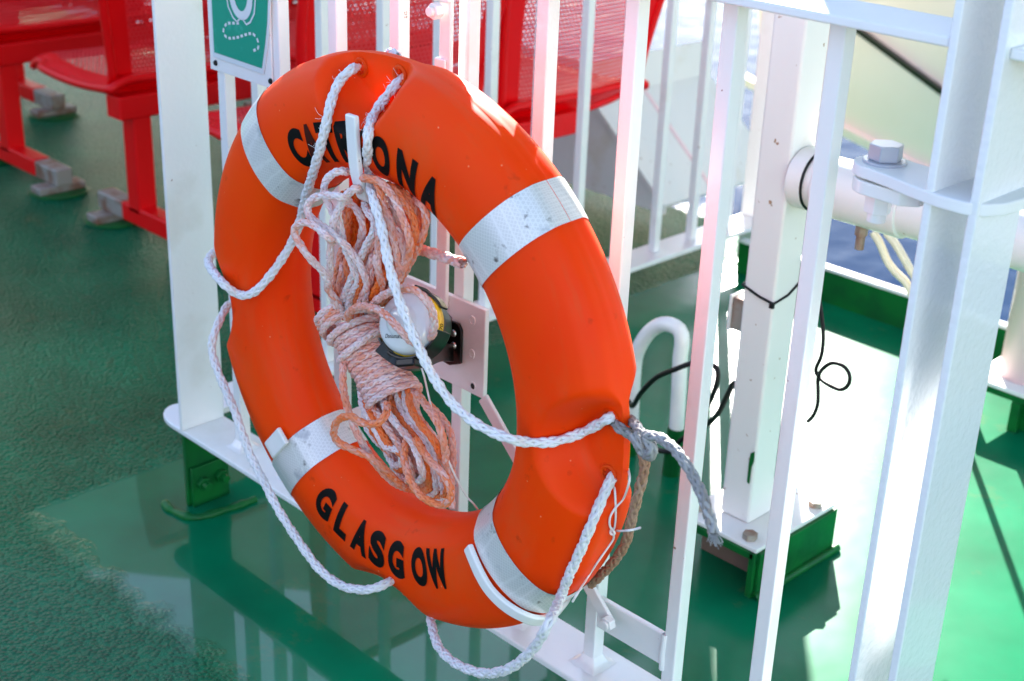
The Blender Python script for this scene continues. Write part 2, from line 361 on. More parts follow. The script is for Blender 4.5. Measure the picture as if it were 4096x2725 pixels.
def sea_mat():
    m = bpy.data.materials.new('sea_water'); m.use_nodes = True; t = m.node_tree; b = t.nodes['Principled BSDF']
    b.inputs['Base Color'].default_value = (.004, .020, .055, 1); b.inputs['Roughness'].default_value = .08; b.inputs['IOR'].default_value = 1.07
    tc = t.nodes.new('ShaderNodeTexCoord')
    n = t.nodes.new('ShaderNodeTexNoise'); n.inputs['Scale'].default_value = .8; n.inputs['Detail'].default_value = 7; n.inputs['Roughness'].default_value = .5
    t.links.new(tc.outputs['Object'], n.inputs['Vector'])
    bp = t.nodes.new('ShaderNodeBump'); bp.inputs['Strength'].default_value = 1; bp.inputs['Distance'].default_value = .07
    t.links.new(n.outputs[0], bp.inputs['Height']); t.links.new(bp.outputs[0], b.inputs['Normal'])
    return m
SEA = sea_mat()

# ------------------------------------------------------------------ setting: deck, hull side, sea
def structure(name, me, mat, **k): o = link(name, me, mat, **k); o['kind'] = 'structure'; return o
g = MB().prism([(-14, -8, 0), (6, -8, 0), (6, 2.95, 0), (-2.1, 2.95, 0), (-2.1, 3.2, 0), (-14, 3.2, 0)], (0, 0, -.5))
structure('deck', g.me(), DECK)
sea = mesh([(-900, 3.3, -6.5), (500, 3.3, -6.5), (500, 1500, -6.5), (-900, 1500, -6.5)], [(0, 1, 2, 3)])
structure('sea', sea, SEA)
structure('hull_side', MB().box((-14, 2.7, -6.6), (6, 2.9, -.5)).me(), GRN)

# unseen slabs added ahead and above, shaped to shade the walkway and right-hand rail
sa, sp_ = Vector((math.cos(R_(SUN_AZ)), math.sin(R_(SUN_AZ)), 0)), Vector((math.sin(R_(SUN_AZ)), -math.cos(R_(SUN_AZ)), 0))
TE = math.tan(R_(SUN_EL))
def slab(s0, s1, h0, h1, l): 
    z0, z1 = h0+l*TE, h1+l*TE
    return ((sa*(l+.15) + sp_*((s0+s1)/2) + Vector((0, 0, (z0+z1)/2))), sp_*((s1-s0)/2), sa*.15, Vector((0, 0, (z1-z0)/2)))
structure('shade_slabs', MB().obox(*slab(-9, .145, -1.95, .02, 6.0)).obox(*slab(-9, -.6, -2.45, -1.95, 6.0)).obox(*slab(1.0, 5, -1.95, .22, 6.0)).obox(*slab(.1451, 5, .22, 5.5, 6.0)).obox(sa*2.6+sp_*2.7+Vector((0, 0, 3.25)), sp_*2.5, sa*3.38, Vector((0, 0, .1))).me(), BUFF)

structure('dimming_wall', MB().box((-14, -1.9, .004), (1.5, -1.7, 3.0)).me(), base_mat('dark_blue_dimmer', (.10, .13, .22), .4))  # unseen dark wall added behind the camera to dim the rails' front faces

# ------------------------------------------------------------------ front railing
YF, YB0, YB1 = 1.17, 1.2075, 1.2273       # flat bars front edge, square bars front / back
ZB, ZT = .154, 1.063                       # top of base flat, underside of top flat
rail = empty('railing', (-1.95, 1.21, 0), 'white painted steel railing of upright square bars carrying the orange lifebuoy', 'railing')
arc = [(-2.0+.052*math.cos(t)*1.2, 1.2142+.044*math.sin(t)) for t in [R_(90+15*i) for i in range(13)]]
poly = [(x, y, ZB-.010) for x, y in arc] + [(-.60, 1.1702, ZB-.010), (-.60, 1.2582, ZB-.010)]
link('base_flat', MB().prism(poly, (0, 0, .010)).me(), W1, rail, bevel=.0025)
link('top_flat', MB().box((-1.96, YF, ZT), (-.6245, 1.258, ZT+.010)).me(), W4, rail, bevel=.0025)
link('end_plate', MB().box((-1.9675, YF-.0015, ZB), (-1.959, 1.256, ZT)).me(), W1, rail, bevel=.002)
bars = {}
for k, xx in enumerate((854, 1078, 1308, 1556, 1836, 2148, 2503, 2895, 3330)):
    x0 = onY(xx, 0, YB0).x
    b = MB().box((x0, YB0, ZB), (x0+.0198, YB1, ZT))
    # weld fillet at the foot
    ub = link('upright_bar', b.me(), W1, rail, bevel=.0022)
    fl = []
    for e, z in ((.014, 0), (.0085, .0018), (.004, .0055), (.0012, .0125), (-.001, .015)):
        for q in range(32):
            a = 2*math.pi*q/32; sx = max(-1, min(1, math.cos(a)*1.35)); sy = max(-1, min(1, math.sin(a)*1.35))
            wob = 1+.12*math.sin(q*2.3+k)
            fl.append((x0+.0099+sx*(.0099+e*wob), (YB0+YB1)/2+sy*(.0099+e*wob), ZB+.0003+z))
    link('weld', mesh(fl, [(r*32+q, r*32+(q+1) % 32, (r+1)*32+(q+1) % 32, (r+1)*32+q) for r in range(4) for q in range(32)]), W1, ub, smooth=True)
    bars[k] = x0
# toe bar between the two right-hand uprights
pA, pB = onY(2200+800*.297, 2300+330*.297, 1.217), onY(2200+1500*.297, 2300+720*.297, 1.217)
pC = onY(2200+1455*.297, 2300+1195*.297, 1.209)
zt = (pA.z+pB.z)/2
toe = link('toe_bar', MB().box((bars[6]+.019, 1.2090, pC.z), (bars[7]+.001, 1.2175, zt)).me(), W1, rail, bevel=.002)
link('weld', tube_me([Vector((bars[7]+.0005, 1.2085, pC.z-.004)), Vector((bars[7]-.0005, 1.2078, (pC.z+zt)/2)), Vector((bars[7]+.0005, 1.2085, zt+.003))], .0042, .003, 10), W1, toe, smooth=True)

# right-hand post: two flat plates, hinge lug between rail sections
post = empty('gate_post', (-.60, 1.21, 0), 'white double flat steel post near the right edge with a bolted hinge lug', 'post')
for x0, x1, y1 in ((-.6245, -.6155, 1.2560), (-.5790, -.5695, 1.2560)):
    link('flat_plate', MB().box((x0, YF-.002, 0.0), (x1, y1, 1.45)).me(), W3, post, bevel=.002)
ly, lz = 1.217, .930
lp = []
for t in range(13): a = R_(90+15*t); lp.append((-.6985+.030*math.cos(a), ly+.030*math.sin(a), lz-.011))
lp += [(-.672, 1.181, lz-.011), (-.645, 1.172, lz-.011), (-.61, 1.164, lz-.011), (-.582, 1.164, lz-.011), (-.565, 1.174, lz-.011), (-.555, 1.192, lz-.011), (-.551, 1.225, lz-.011), (-.553, 1.262, lz-.011), (-.62, 1.262, lz-.011), (-.65, 1.240, lz-.011), (-.68, 1.243, lz-.011)]
link('hinge_lug', MB().prism(lp, (0, 0, .0125)).me(), W4, post, bevel=.002)
lp2 = [(-.6985+.028*math.cos(R_(90+15*t)), ly+.028*math.sin(R_(90+15*t)), lz-.028) for t in range(13)] + [(-.66, 1.187, lz-.028), (-.6445, 1.20, lz-.028), (-.6445, 1.245, lz-.028)]
link('hinge_lug', MB().prism(lp2, (0, 0, .0145)).me(), W1, post, bevel=.002)
bo = MB(); c = Vector((-.6985, ly, lz))
bo.cyl(c+Vector((0, 0, .0010)), c+Vector((0, 0, .0045)), .0215, 28).cyl(c+Vector((0, 0, .0045)), c+Vector((0, 0, .0205)), .0172, 6)
link('hinge_nut', MB().cyl(c+Vector((0, 0, -.028)), c+Vector((0, 0, -.050)), .0140, 6).cyl(c+Vector((0, 0, -.05)), c+Vector((0, 0, -.060)), .0095, 16).me(), W1, post, bevel=.0012)
link('hinge_bolt', bo.me(), GREYP, post, bevel=.0012)
link('far_rail_flat', MB().box((-.5695, 1.176, ZT-.001), (.4, 1.250, ZT+.009)).me(), W1, post, bevel=.002)

# green foot under the end of the railing
ft = link('foot_plate', MB().box((-1.969, 1.1725, 0), (-1.960, 1.258, ZB-.0102)).me(), GRN, rail, bevel=.0015)
link('clamp_plate', MB().box((-1.9598, 1.178, 0), (-1.951, 1.254, .078)).me(), GRN, ft, bevel=.0015)
for yy, zz in ((1.197, .045), (1.235, .047)):
    link('bolt', MB().cyl((-1.951, yy, zz), (-1.940, yy, zz), .0125, 6).cyl((-1.940, yy, zz), (-1.928, yy, zz), .0075, 14).me(), GRN, ft, bevel=.001)
wl = MB()
wd = [(-1.995, 1.145), (-1.975, 1.140), (-1.95, 1.143), (-1.925, 1.150), (-1.912, 1.165), (-1.905, 1.20), (-1.90, 1.25), (-1.90, 1.275)]
wp = catmull([Vector((x, y, .003)) for x, y in wd]); P, _s = resample(wp, .003)
V, Fq = tube_arrays(P, np.array([.0072+.0005*math.sin(i*.9)+.0012*math.sin(i*.37) for i in range(len(P))]), 10)
link('weld_bead', np_mesh([V], [Fq]), GRN, ft, smooth=True)

# ------------------------------------------------------------------ lifebuoy
RC = Vector((-1.2391, 1.0604, .5908)); RN = Vector((.0047, -.99922, -.03909)).normalized()
E1 = Vector((0, 0, 1)).cross(-RN).normalized(); E1 = E1 if E1.x > 0 else -E1
E2 = RN.cross(E1); E2 = E2 if E2.z > 0 else -E2
RA, RB, RM, PE = .0735, .0563, .2965, 2.25
REC = [R_(93.3), R_(0.7), R_(-89.8), R_(184.0)]
def sst(a, b, x): t = min(1, max(0, (x-a)/(b-a))); return t*t*(3-2*t)
def recess(th, r):
    w = 0
    for c in REC:
        d = (th-c+math.pi) % (2*math.pi) - math.pi
        e = math.hypot(d/R_(12.5), max(0, (.372-r))/(.058 if -2 < c < -1 else (.075 if c > 3 else .088)))
        w = max(w, (1-sst(.62, 1.05, e))*(.68 if c > 3 else (.85 if c < 0 else 1)))
    return w
def _prof():
    segs = [[(1, 0), (1.0, .20), (.97, .40), (.80, .70)], [(.80, .70), (.62, .84), (.32, .96), (0, 1), (-.3, .97), (-.58, .87), (-.74, .73)], [(-.74, .73), (-.93, .40), (-1, .16), (-1, 0)]]
    P = []
    for i, sg in enumerate(segs):
        c = catmull([Vector((x, y, 0)) for x, y in sg], 10); P += c if i == 0 else c[1:]
    A, s_ = resample(P, .01); return A
PROF = _prof()
PR, PH = PROF[::-1, 0], PROF[::-1, 1]
_o = np.argsort(PR, kind='stable'); PRs, PHs = PR[_o], PH[_o]
def half(th, r):      # half thickness of the ring at a radius
    q = max(-.999, min(.999, (r-RM)/RA)); h = RB*float(np.interp(q, PRs, PHs))
    w = recess(th, r); hf = min(h, .0055)
    return h*(1-w) + hf*w
def rp(th, r, h): return RC + E1*(r*math.cos(th)) + E2*(r*math.sin(th)) + RN*h
HOLES = [(R_(t), .352) for t in (99.0, 87.6, 6.4, -4.9, -95.6, -84.1, 189.7, 178.3)]
NU, NV = 840, 80
gv, gf = [], []
_pi = np.linspace(0, len(PROF)-1, NV//2+1).round().astype(int)
SEC = [(PROF[i, 0], PROF[i, 1]) for i in _pi] + [(PROF[i, 0], -PROF[i, 1]) for i in _pi[-2:0:-1]]
for i in range(NU):
    th = 2*math.pi*i/NU
    for j in range(NV):
        r = RM + RA*SEC[j][0]; w_ = recess(th, r); h = SEC[j][1]*RB
        if j == 0: r += .0012
        h = h*(1-w_) + max(-.0055, min(.0055, h))*w_
        gv.append(rp(th, r, h))
HW = [rp(t, r, 0) for t, r in HOLES]
for i in range(NU):
    for j in range(NV):
        q = (i*NV+j, ((i+1) % NU)*NV+j, ((i+1) % NU)*NV+(j+1) % NV, i*NV+(j+1) % NV)
        cc = (gv[q[0]]+gv[q[2]])/2
        if any((cc-h).length < .0092 for h in HW): continue
        gf.append(q)
ring_me = mesh(gv, gf)
buoy = empty('lifebuoy', RC - Vector((0, 0, .37)), 'orange plastic lifebuoy with silver reflective bands and black lettering, hung on the white railing', 'lifebuoy')
body = link('ring', ring_me, ORN, buoy, smooth=True)
bm = bmesh.new(); bm.from_mesh(ring_me); bmesh.ops.recalc_face_normals(bm, faces=bm.faces[:]); bm.to_mesh(ring_me); bm.free()
BV = BVHTree.FromPolygons(gv, gf)
ey = []
for t, r in HOLES:      # moulded eyelets
    c = rp(t, r, 0); Vs, Fs = [], []
    for hh in (.0062, -.0062):
        P = np.array([tuple(c + (E1*math.cos(a) + E2*math.sin(a))*.0098 + RN*hh) for a in np.linspace(0, 2*math.pi, 33)])
        V, Fq = tube_arrays(P, .0024, 8); Vs.append(V); Fs.append(Fq)
    a = np.linspace(0, 2*np.pi, 33)
    top = np.array([tuple(c + (E1*math.cos(q) + E2*math.sin(q))*.0082 + RN*.007) for q in a]); bot = np.array([tuple(c + (E1*math.cos(q) + E2*math.sin(q))*.0082 - RN*.007) for q in a])
    Vs.append(np.concatenate([top, bot])); Fs.append(np.array([(i, i+1, 34+i, 33+i) for i in range(32)]))
    link('eyelet', np_mesh(Vs, Fs), ORN, body)
# reflective bands
for thc in (45.3, 133.0, -129.5, -38.5):
    v, f = [], []; nj, ni = NV, 20; th0 = R_(thc)
    for i in range(ni+1):
        for j in range(nj):
            q0, q1 = SEC[j-1], SEC[(j+1) % nj]; r = RM + RA*SEC[j][0]
            nx, ny = (q0[1]-q1[1])*RB, (q1[0]-q0[0])*RA; nl = math.hypot(nx, ny)+1e-9; sg = -1
            t = th0 + math.asin((i/ni-.5)*.052/r)
            e = .0011
            v.append(rp(t, r + sg*e*nx/nl, SEC[j][1]*RB + sg*e*ny/nl))
    for i in range(ni):
        for j in range(nj): f.append((i*nj+j, (i+1)*nj+j, (i+1)*nj+(j+1) % nj, i*nj+(j+1) % nj))
    me = mesh(v, f); bm = bmesh.new(); bm.from_mesh(me); bmesh.ops.recalc_face_normals(bm, faces=bm.faces[:]); bm.to_mesh(me); bm.free()
    link('reflective_band', me, TAPE, buoy, smooth=True)
# lettering, wrapped on the front of the ring
def glyph_mesh(ch, bold=.058):
    cu = bpy.data.curves.new('t', 'FONT'); cu.body = ch; cu.size = 1; cu.offset = bold; cu.resolution_u = 6
    ob = bpy.data.objects.new('t', cu); COL.objects.link(ob)
    dg = bpy.context.evaluated_depsgraph_get(); me = bpy.data.meshes.new_from_object(ob.evaluated_get(dg))
    bpy.data.objects.remove(ob); bpy.data.curves.remove(cu)
    return me
def wrap_letter(ch, thdeg, rc, wdt, hgt, inward, mat, name='letter', tilt=0, parent=None):
    me = glyph_mesh(ch); bm = bmesh.new(); bm.from_mesh(me)
    for ax in (0, 1):
        lo = min(v.co[ax] for v in bm.verts); hi = max(v.co[ax] for v in bm.verts)
        for k in range(1, 9):
            co = [0, 0, 0]; no = [0, 0, 0]; co[ax] = lo+(hi-lo)*k/9; no[ax] = 1
            bmesh.ops.bisect_plane(bm, geom=bm.verts[:]+bm.edges[:]+bm.faces[:], plane_co=co, plane_no=no)
    xs = [v.co.x for v in bm.verts]; ys = [v.co.y for v in bm.verts]
    cx, cy = (min(xs)+max(xs))/2, (min(ys)+max(ys))/2; sx = wdt/(max(xs)-min(xs)); sy = hgt/(max(ys)-min(ys))
    th0 = R_(thdeg); ct, st = math.cos(R_(tilt)), math.sin(R_(tilt))
    for v in bm.verts:
        x, y = (v.co.x-cx)*sx, (v.co.y-cy)*sy; x, y = x*ct-y*st, x*st+y*ct
        if inward: r = rc - y; t = th0 + x/rc       # tops towards the hole (bottom word)
        else: r = rc + y; t = th0 - x/rc
        v.co = rp(t, r, half(t, r)+.0009)
    bmesh.ops.triangulate(bm, faces=bm.faces[:])
    for f_ in bm.faces:
        if f_.normal.dot(RN) < 0: f_.normal_flip()
    bm.to_mesh(me); bm.free(); me.materials.clear()
    o = link(name, me, mat, parent)
    return o
word1 = [('C', 116.3, 0), ('A', 110.0, 1), ('T', 103.4, 0), ('R', 96.0, 0), ('I', 90.6, 0), ('O', 82.8, 0), ('N', 73.4, 0), ('A', 64.6, 0)]
for ch, a, fd in word1:
    wrap_letter(ch, a, .2725, .0095 if ch == 'I' else .0325, .050, False, FADED if fd else LETTER, parent=body)
word2 = [('G', -113.4), ('L', -105.2), ('A', -97.4), ('S', -90.0), ('G', -82.0), ('O', -72.2), ('W', -64.6)]
for ch, a in word2:
    wrap_letter(ch, a, .274, .042 if ch == 'W' else (.024 if ch == 'L' else .031), .050, True, LETTER, parent=body)

def P3(x, y, mode, lift=.0):
    """photo position (2357-wide) -> 3D: number = distance plane Y, 's' = resting on the ring"""
    X, Y_ = D(x, y)
    if isinstance(mode, (int, float)): return onY(X, Y_, mode)
    d = ray(X, Y_).normalized(); hit = BV.ray_cast(CAM, d)
    if hit[0] is None: return onY(X, Y_, 1.01)
    n = hit[1]; n = n if n.dot(d) < 0 else -n
    # move the centre off the surface while staying on the sight line
    return hit[0] - d*(lift/max(.45, abs(n.dot(d))))

# grab rope -----------------------------------------------------------
GR = .0059
s = 's'
seg1 = [(838,148,1.062),(822,154,1.045),(803,165,1.02),(780,190,s),(765,225,s),(755,265,s),(745,310,s),(732,360,s),(717,410,s),(703,455,s),(693,500,s),(678,545,s),(652,592,s),(615,643,s),(580,676,s),(548,678,s),(516,655,.985),(490,625,1.0),(479,602,1.025),(490,584,1.06),(505,578,1.085),(525,590,1.075)]
seg2 = [(545,690,1.075),(524,703,1.055),(507,735,1.03),(490,778,1.01),(488,810,1.005),(500,852,1.0),(520,900,.995),(545,960,.99),(575,1045,.985),(605,1105,.98),(640,1172,.975),(690,1250,.97),(735,1310,.97),(780,1345,.975),(820,1357,.98),(860,1355,.99),(895,1340,1.01),(912,1325,1.05)]
seg3 = [(992,1395,1.075),(990,1412,1.05),(996,1450,1.02),(1010,1490,1.0),(1045,1525,.985),(1090,1545,.975),(1130,1550,.97),(1180,1535,.965),(1230,1490,.96),(1265,1430,.96),(1290,1375,s),(1310,1325,s),(1335,1270,s),(1360,1210,s),(1383,1155,s),(1403,1110,s),(1417,1088,1.062)]
seg4 = [(930,173,1.062),(922,184,1.045),(905,202,s),(880,235,s),(858,268,s),(848,305,s),(846,345,s),(849,400,s),(857,450,.985),(872,500,.975),(884,550,.967),(893,600,.96),(906,650,.955),(922,700,.952),(942,750,.95),(962,795,.95),(985,845,.952),(1015,895,.955),(1050,938,.96),(1095,975,.965),(1140,998,.972),(1180,1012,.98),(1215,1018,s),(1270,1018,s),(1330,1000,s),(1375,978,s),(1400,963,1.045),(1416,958,1.062)]
paths = []
for sg in (seg1, seg2, seg3, seg4):
    paths.append(catmull([P3(x, y, m_, GR*1.15) for x, y, m_ in sg]))
grab = link('grab_rope', braid(paths, GR, pitch=.062, nseg=6, tones=[.6, .5, .45, .62]), WROPE, buoy)
# loose fibres on the worn rope
fv = []
rng = random.Random(7); Vs, Fs = [], []
for pth, rngs in ((paths[0], (3, 90)), (paths[3], (2, 60))):
    for _ in range(34):
        i = rng.randrange(*rngs); 
        if i >= len(pth)-2: continue
        p = pth[i]; d = Vector((rng.uniform(-1, 1), -.3, rng.uniform(-1, 1))).normalized(); p = p + d*GR*.8; l = rng.uniform(.004, .014)
        q = p + d*l*.6 + Vector((0, 0, -.001)); q2 = p + d*l*.8 + Vector((rng.uniform(-1, 1), -.3, rng.uniform(-1, 1)))*l*.4
        V, Fq = tube_arrays(np.array([tuple(a) for a in catmull([p, q, q2], 4)]), .00022, 3); Vs.append(V); Fs.append(Fq)
link('loose_fibres', np_mesh(Vs, Fs, cols=[np.full(len(v), .6) for v in Vs]), WROPE, grab)['kind'] = 'stuff'
# rope stub over the rim, and the thin retaining cord on the right eyelet
link('rope_stub', braid([catmull([onY(*D(887, 132), 1.10), onY(*D(896, 121), 1.085), onY(*D(908, 122), 1.075), onY(*D(916, 131), 1.065)])], .0048, nseg=6), WROPE, buoy)
cp = [(1412,1098,'s'),(1416,1140,'s'),(1417,1190,'s'),(1413,1218,'s'),(1404,1212,'s'),(1404,1192,'s'),(1416,1170,'s'),(1436,1146,'s'),(1449,1105,1.045),(1446,1080,1.075)]
cp2 = [(1411,1220,'s'),(1412,1240,'s'),(1398,1262,'s'),(1375,1295,'s'),(1352,1330,'s'),(1330,1365,'s'),(1318,1385,'s')]
cp3 = [(1408,1216,'s'),(1420,1222,'s'),(1440,1222,1.0),(1460,1219,1.0),(1474,1215,1.0)]
Vs, Fs = [], []
for c3 in (cp, cp2, cp3):
    P, _s = resample(catmull([P3(x, y, m_, .0022) for x, y, m_ in c3]), .002); V, Fq = tube_arrays(P, .0013, 8); Vs.append(V); Fs.append(Fq)
kn = P3(1410, 1224, 's', .004)
P = np.array([tuple(kn + Vector((math.cos(a)*.0026, -.001*math.sin(2*a), math.sin(a)*.0035))) for a in np.linspace(0, 12.4, 40)]); V, Fq = tube_arrays(P, .0015, 8); Vs.append(V); Fs.append(Fq)
link('retaining_cord', np_mesh(Vs, Fs), CORD, buoy)

# ------------------------------------------------------------------ mounting frame: plate, arms, hooks
def sweep(path, wvec, w_, t_):
    P = [Vector(p) for p in path]; v = []; n = len(P)
    for i, p in enumerate(P):
        T = (P[min(i+1, n-1)]-P[max(i-1, 0)]).normalized()
        W_ = Vector(wvec); W_ = (W_ - T*W_.dot(T)).normalized(); N_ = T.cross(W_).normalized()
        for a, b_ in ((-1, -1), (1, -1), (1, 1), (-1, 1)): v.append(p + W_*(a*w_/2) + N_*(b_*t_/2))
    f = [(3, 2, 1, 0), tuple(range(4*n-4, 4*n))]
    for i in range(n-1):
        for k in range(4): f.append((4*i+k, 4*i+(k+1) % 4, 4*i+4+(k+1) % 4, 4*i+4+k))
    return MB().add(v, f)
pr, pb = onY(1938, 1244, 1.1965), onY(1938, 1605, 1.1965)
frame = empty('lifebuoy_bracket', (pr.x-.08, 1.2, pb.z), 'white steel hook frame with a square drilled plate that carries the orange ring', 'bracket')
px0, px1, pz0, pz1 = pr.x-.185, pr.x, pb.z, pr.z
pl = link('mounting_plate', MB().box((px0, 1.1985, pz0), (px1, 1.2065, pz1)).me(), W1, frame, bevel=.0018)
for x, y in ((1890, 1282), (1888, 1415), (1892, 1545)):
    h = onY(x, y, 1.1985); P = np.array([tuple(h + Vector((math.cos(a)*.0048, -.0002, math.sin(a)*.0058))) for a in np.linspace(0, 2*math.pi, 25)])
    V, Fq = tube_arrays(P, .0011, 8)
    hm = np_mesh([V], [Fq]); ho = link('hole_rim', hm, W1, pl)
    link('drilled_hole', MB().cyl(h+Vector((0, -.0003, 0)), h+Vector((0, -.0008, 0)), .0042, 20).me(), BLACKP if y == 1545 else W2, pl)
ax = onY(1771, 1100, 1.195).x
link('upper_arm', MB().box((ax-.010, 1.1915, pz1-.02), (ax+.010, 1.1983, 1.25)).me(), W1, frame, bevel=.002)
cl = MB().box((onY(1732, 60, 1.187).x, 1.183, .995), (onY(1800, 60, 1.187).x, 1.1914, 1.25)).box((onY(1800, 60, 1.187).x, 1.186, 1.028), (onY(1846, 60, 1.187).x, 1.2065, 1.25))
link('clamp', cl.me(), W1, frame, bevel=.004, segs=3)
bt = onY(1757, 42, 1.183); link('clamp_bolt', MB().cyl(bt, bt+Vector((0, -.012, 0)), .0105, 6).cyl(bt+Vector((0, -.012, 0)), bt+Vector((0, -.018, 0)), .006, 12).me(), W1, frame, bevel=.001)
link('arm_boss', MB().box((ax-.0135, 1.1865, .86), (ax+.006, 1.1914, .925)).me(), W1, frame, bevel=.004, segs=3)
# top hook
X0 = max(P3(x, y, 's', .007).x for x, y in ((810, 264), (812, 300), (815, 345), (817, 370)))
hp = [onX(*D(x, y), X0) for x, y in ((810, 264), (812, 300), (815, 345), (819, 385), (824, 412), (832, 438), (843, 458))]
zz = hp[-1].z - .012
hp += [Vector((X0+.004, hp[-1].y+.035, zz)), Vector((X0+.004, 1.12, zz-.006)), Vector((ax, 1.1905, zz-.008))]
link('hook', sweep(catmull(hp, 6), (1, 0, 0), .0185, .0075).me(), W1, frame, bevel=.0022)
th = R_(-134.5); tang = (-E1*math.sin(th) + E2*math.cos(th)); rad = E1*math.cos(th) + E2*math.sin(th)
tip = P3(652, 1002, 's', .008); out = P3(612, 1047, 's', .010)
dirv = (out-tip).normalized(); out = tip + dirv*.050
back = Vector((0, 1, 0))
l1 = [tip, tip+dirv*.014, tip+dirv*.030, out, out+dirv*.006+back*.006, out+dirv*.007+back*.020, out+dirv*.004+back*.07, out+dirv*.0+back*.11, Vector((out.x, 1.19, out.z))-dirv*.004]
link('hook', sweep(catmull(l1, 6), tang, .026, .0070).me(), W1, frame, bevel=.0025)
link('lower_arm', sweep([Vector((out.x, 1.1935, out.z))-rad*-.012, Vector((px0+.04, 1.1935, pz0+.01))], Vector((1, 0, -1)), .020, .0065).me(), W1, frame, bevel=.002)
# lower-right hook: long curved nose following the ring, out over the rim
l2 = [P3(1077, 1258, 's', .007), P3(1090, 1290, 's', .007), P3(1106, 1325, 's', .007), P3(1128, 1360, 's', .007), P3(1160, 1392, 's', .008), P3(1198, 1416, 's', .010)]
q = l2[-1]; l2 += [onY(*D(1235, 1428), q.y+.020), onY(*D(1268, 1420), q.y+.060), onY(*D(1292, 1400), q.y+.11), onY(*D(1305, 1380), 1.185)]
link('hook', sweep(catmull(l2, 6), E1*.5+E2*.85+Vector((0, -.0, 0)), .0165, .0075).me(), W1, frame, bevel=.0025)
b0, b1 = onY(*D(1112, 915), 1.1915), onY(*D(1404, 1436), 1.1915)
link('brace', sweep([b0, b1], Vector((1, 0, .6)), .0195, .006).me(), W1, frame, bevel=.002)
bb = onY(2200+800*.297, 2300+640*.297, 1.188)
link('brace_bolt', MB().cyl(bb+Vector((0, .002, 0)), bb+Vector((0, -.009, 0)), .0105, 6).cyl(bb+Vector((0, -.009, 0)), bb+Vector((0, -.012, 0)), .007, 12).me(), W1, frame, bevel=.0012)

# ------------------------------------------------------------------ self-igniting light
LC = onY(*D(932, 742), .995)
axb = (FWD*.86 + RIGHT*.44 + UP*-.16).normalized()
lamp = empty('marker_light', LC, 'round milky marker light with yellow band in a black bracket inside the ring', 'marker light')
a1 = axb.orthogonal().normalized(); a2 = axb.cross(a1)
prof = [(0, -.016), (.010, -.0158), (.016, -.014), (.0185, -.0095), (.022, -.0075), (.030, -.005), (.0345, -.001), (.0365, .004), (.0375, .011)]
def lathe(c, ax_, prof, n=48):
    u = ax_.orthogonal().normalized(); v_ = ax_.cross(u); V = []; Fq = []
    for r, h in prof:
        for i in range(n): t = 2*math.pi*i/n; V.append(c + ax_*h + (u*math.cos(t) + v_*math.sin(t))*r)
    for k in range(len(prof)-1):
        for i in range(n): Fq.append((k*n+i, k*n+(i+1) % n, (k+1)*n+(i+1) % n, (k+1)*n+i))
    me = mesh(V, Fq); bm = bmesh.new(); bm.from_mesh(me); bmesh.ops.remove_doubles(bm, verts=bm.verts[:], dist=1e-6); bmesh.ops.recalc_face_normals(bm, faces=bm.faces[:]); bm.to_mesh(me); bm.free()
    return me
link('dome', lathe(LC, axb, prof), DOME, lamp, smooth=True)
band = link('yellow_band', lathe(LC, axb, [(.0375, .0111), (.0388, .0115), (.0388, .024), (.0375, .0245), (.030, .0245)]), YEL, lamp, smooth=True)
link('housing', lathe(LC, axb, [(.036, .0246), (.034, .050), (.026, .058), (0, .058)]), BLACKP, lamp, smooth=True)
def flat_text(txt, p, xdir, ydir, size, mat, name, parent, bold=.0, shear=0, push=None):
    me = glyph_mesh(txt, bold)
    nrm = xdir.cross(ydir)
    w_ = max(v.co.x for v in me.vertices)
    for v in me.vertices: v.co = p + xdir*((v.co.x-w_/2+v.co.y*shear)*size) + ydir*(v.co.y*size) + (push(v.co) if push else Vector((0, 0, 0)))
    me.materials.clear(); return link(name, me, mat, parent)
# maker's name on the dome rim, curved to sit on it
tp = glyph_mesh('Daniamant', .0); tw = max(v.co.x for v in tp.vertices)
bx = (RIGHT - axb*RIGHT.dot(axb)).normalized(); by = -(bx.cross(axb)).normalized(); by = by if by.dot(UP) > 0 else -by
slx = (bx*math.cos(R_(-8)) + by*math.sin(R_(-8))); sly = (by*math.cos(R_(-8)) - bx*math.sin(R_(-8)))
from bisect import bisect
def dome_h(r):
    for (r0, h0), (r1, h1) in zip(prof, prof[1:]):
        if r0 <= r <= r1: return h0+(h1-h0)*(r-r0)/max(1e-6, r1-r0)
    return prof[-1][1]
for v in tp.vertices:
    x = (v.co.x-tw/2 + v.co.y*.25)*.0058 - .008; y = v.co.y*.0066 - .0205
    r = math.hypot(x, y); v.co = LC + slx*x + sly*y + axb*(dome_h(r)-.0007)
tp.materials.clear(); link('maker_name', tp, LETTER, lamp)
# small marking running along the band
tp = glyph_mesh('L170', .01); tw = max(v.co.x for v in tp.vertices)
for v in tp.vertices:
    t = -.25 + (v.co.x-tw/2)*.20; rr = .0391
    v.co = LC + (bx*math.cos(t) + by*math.sin(t))*rr + axb*(.0215 - v.co.y*.010)
tp.materials.clear(); link('band_marking', tp, LETTER, band)
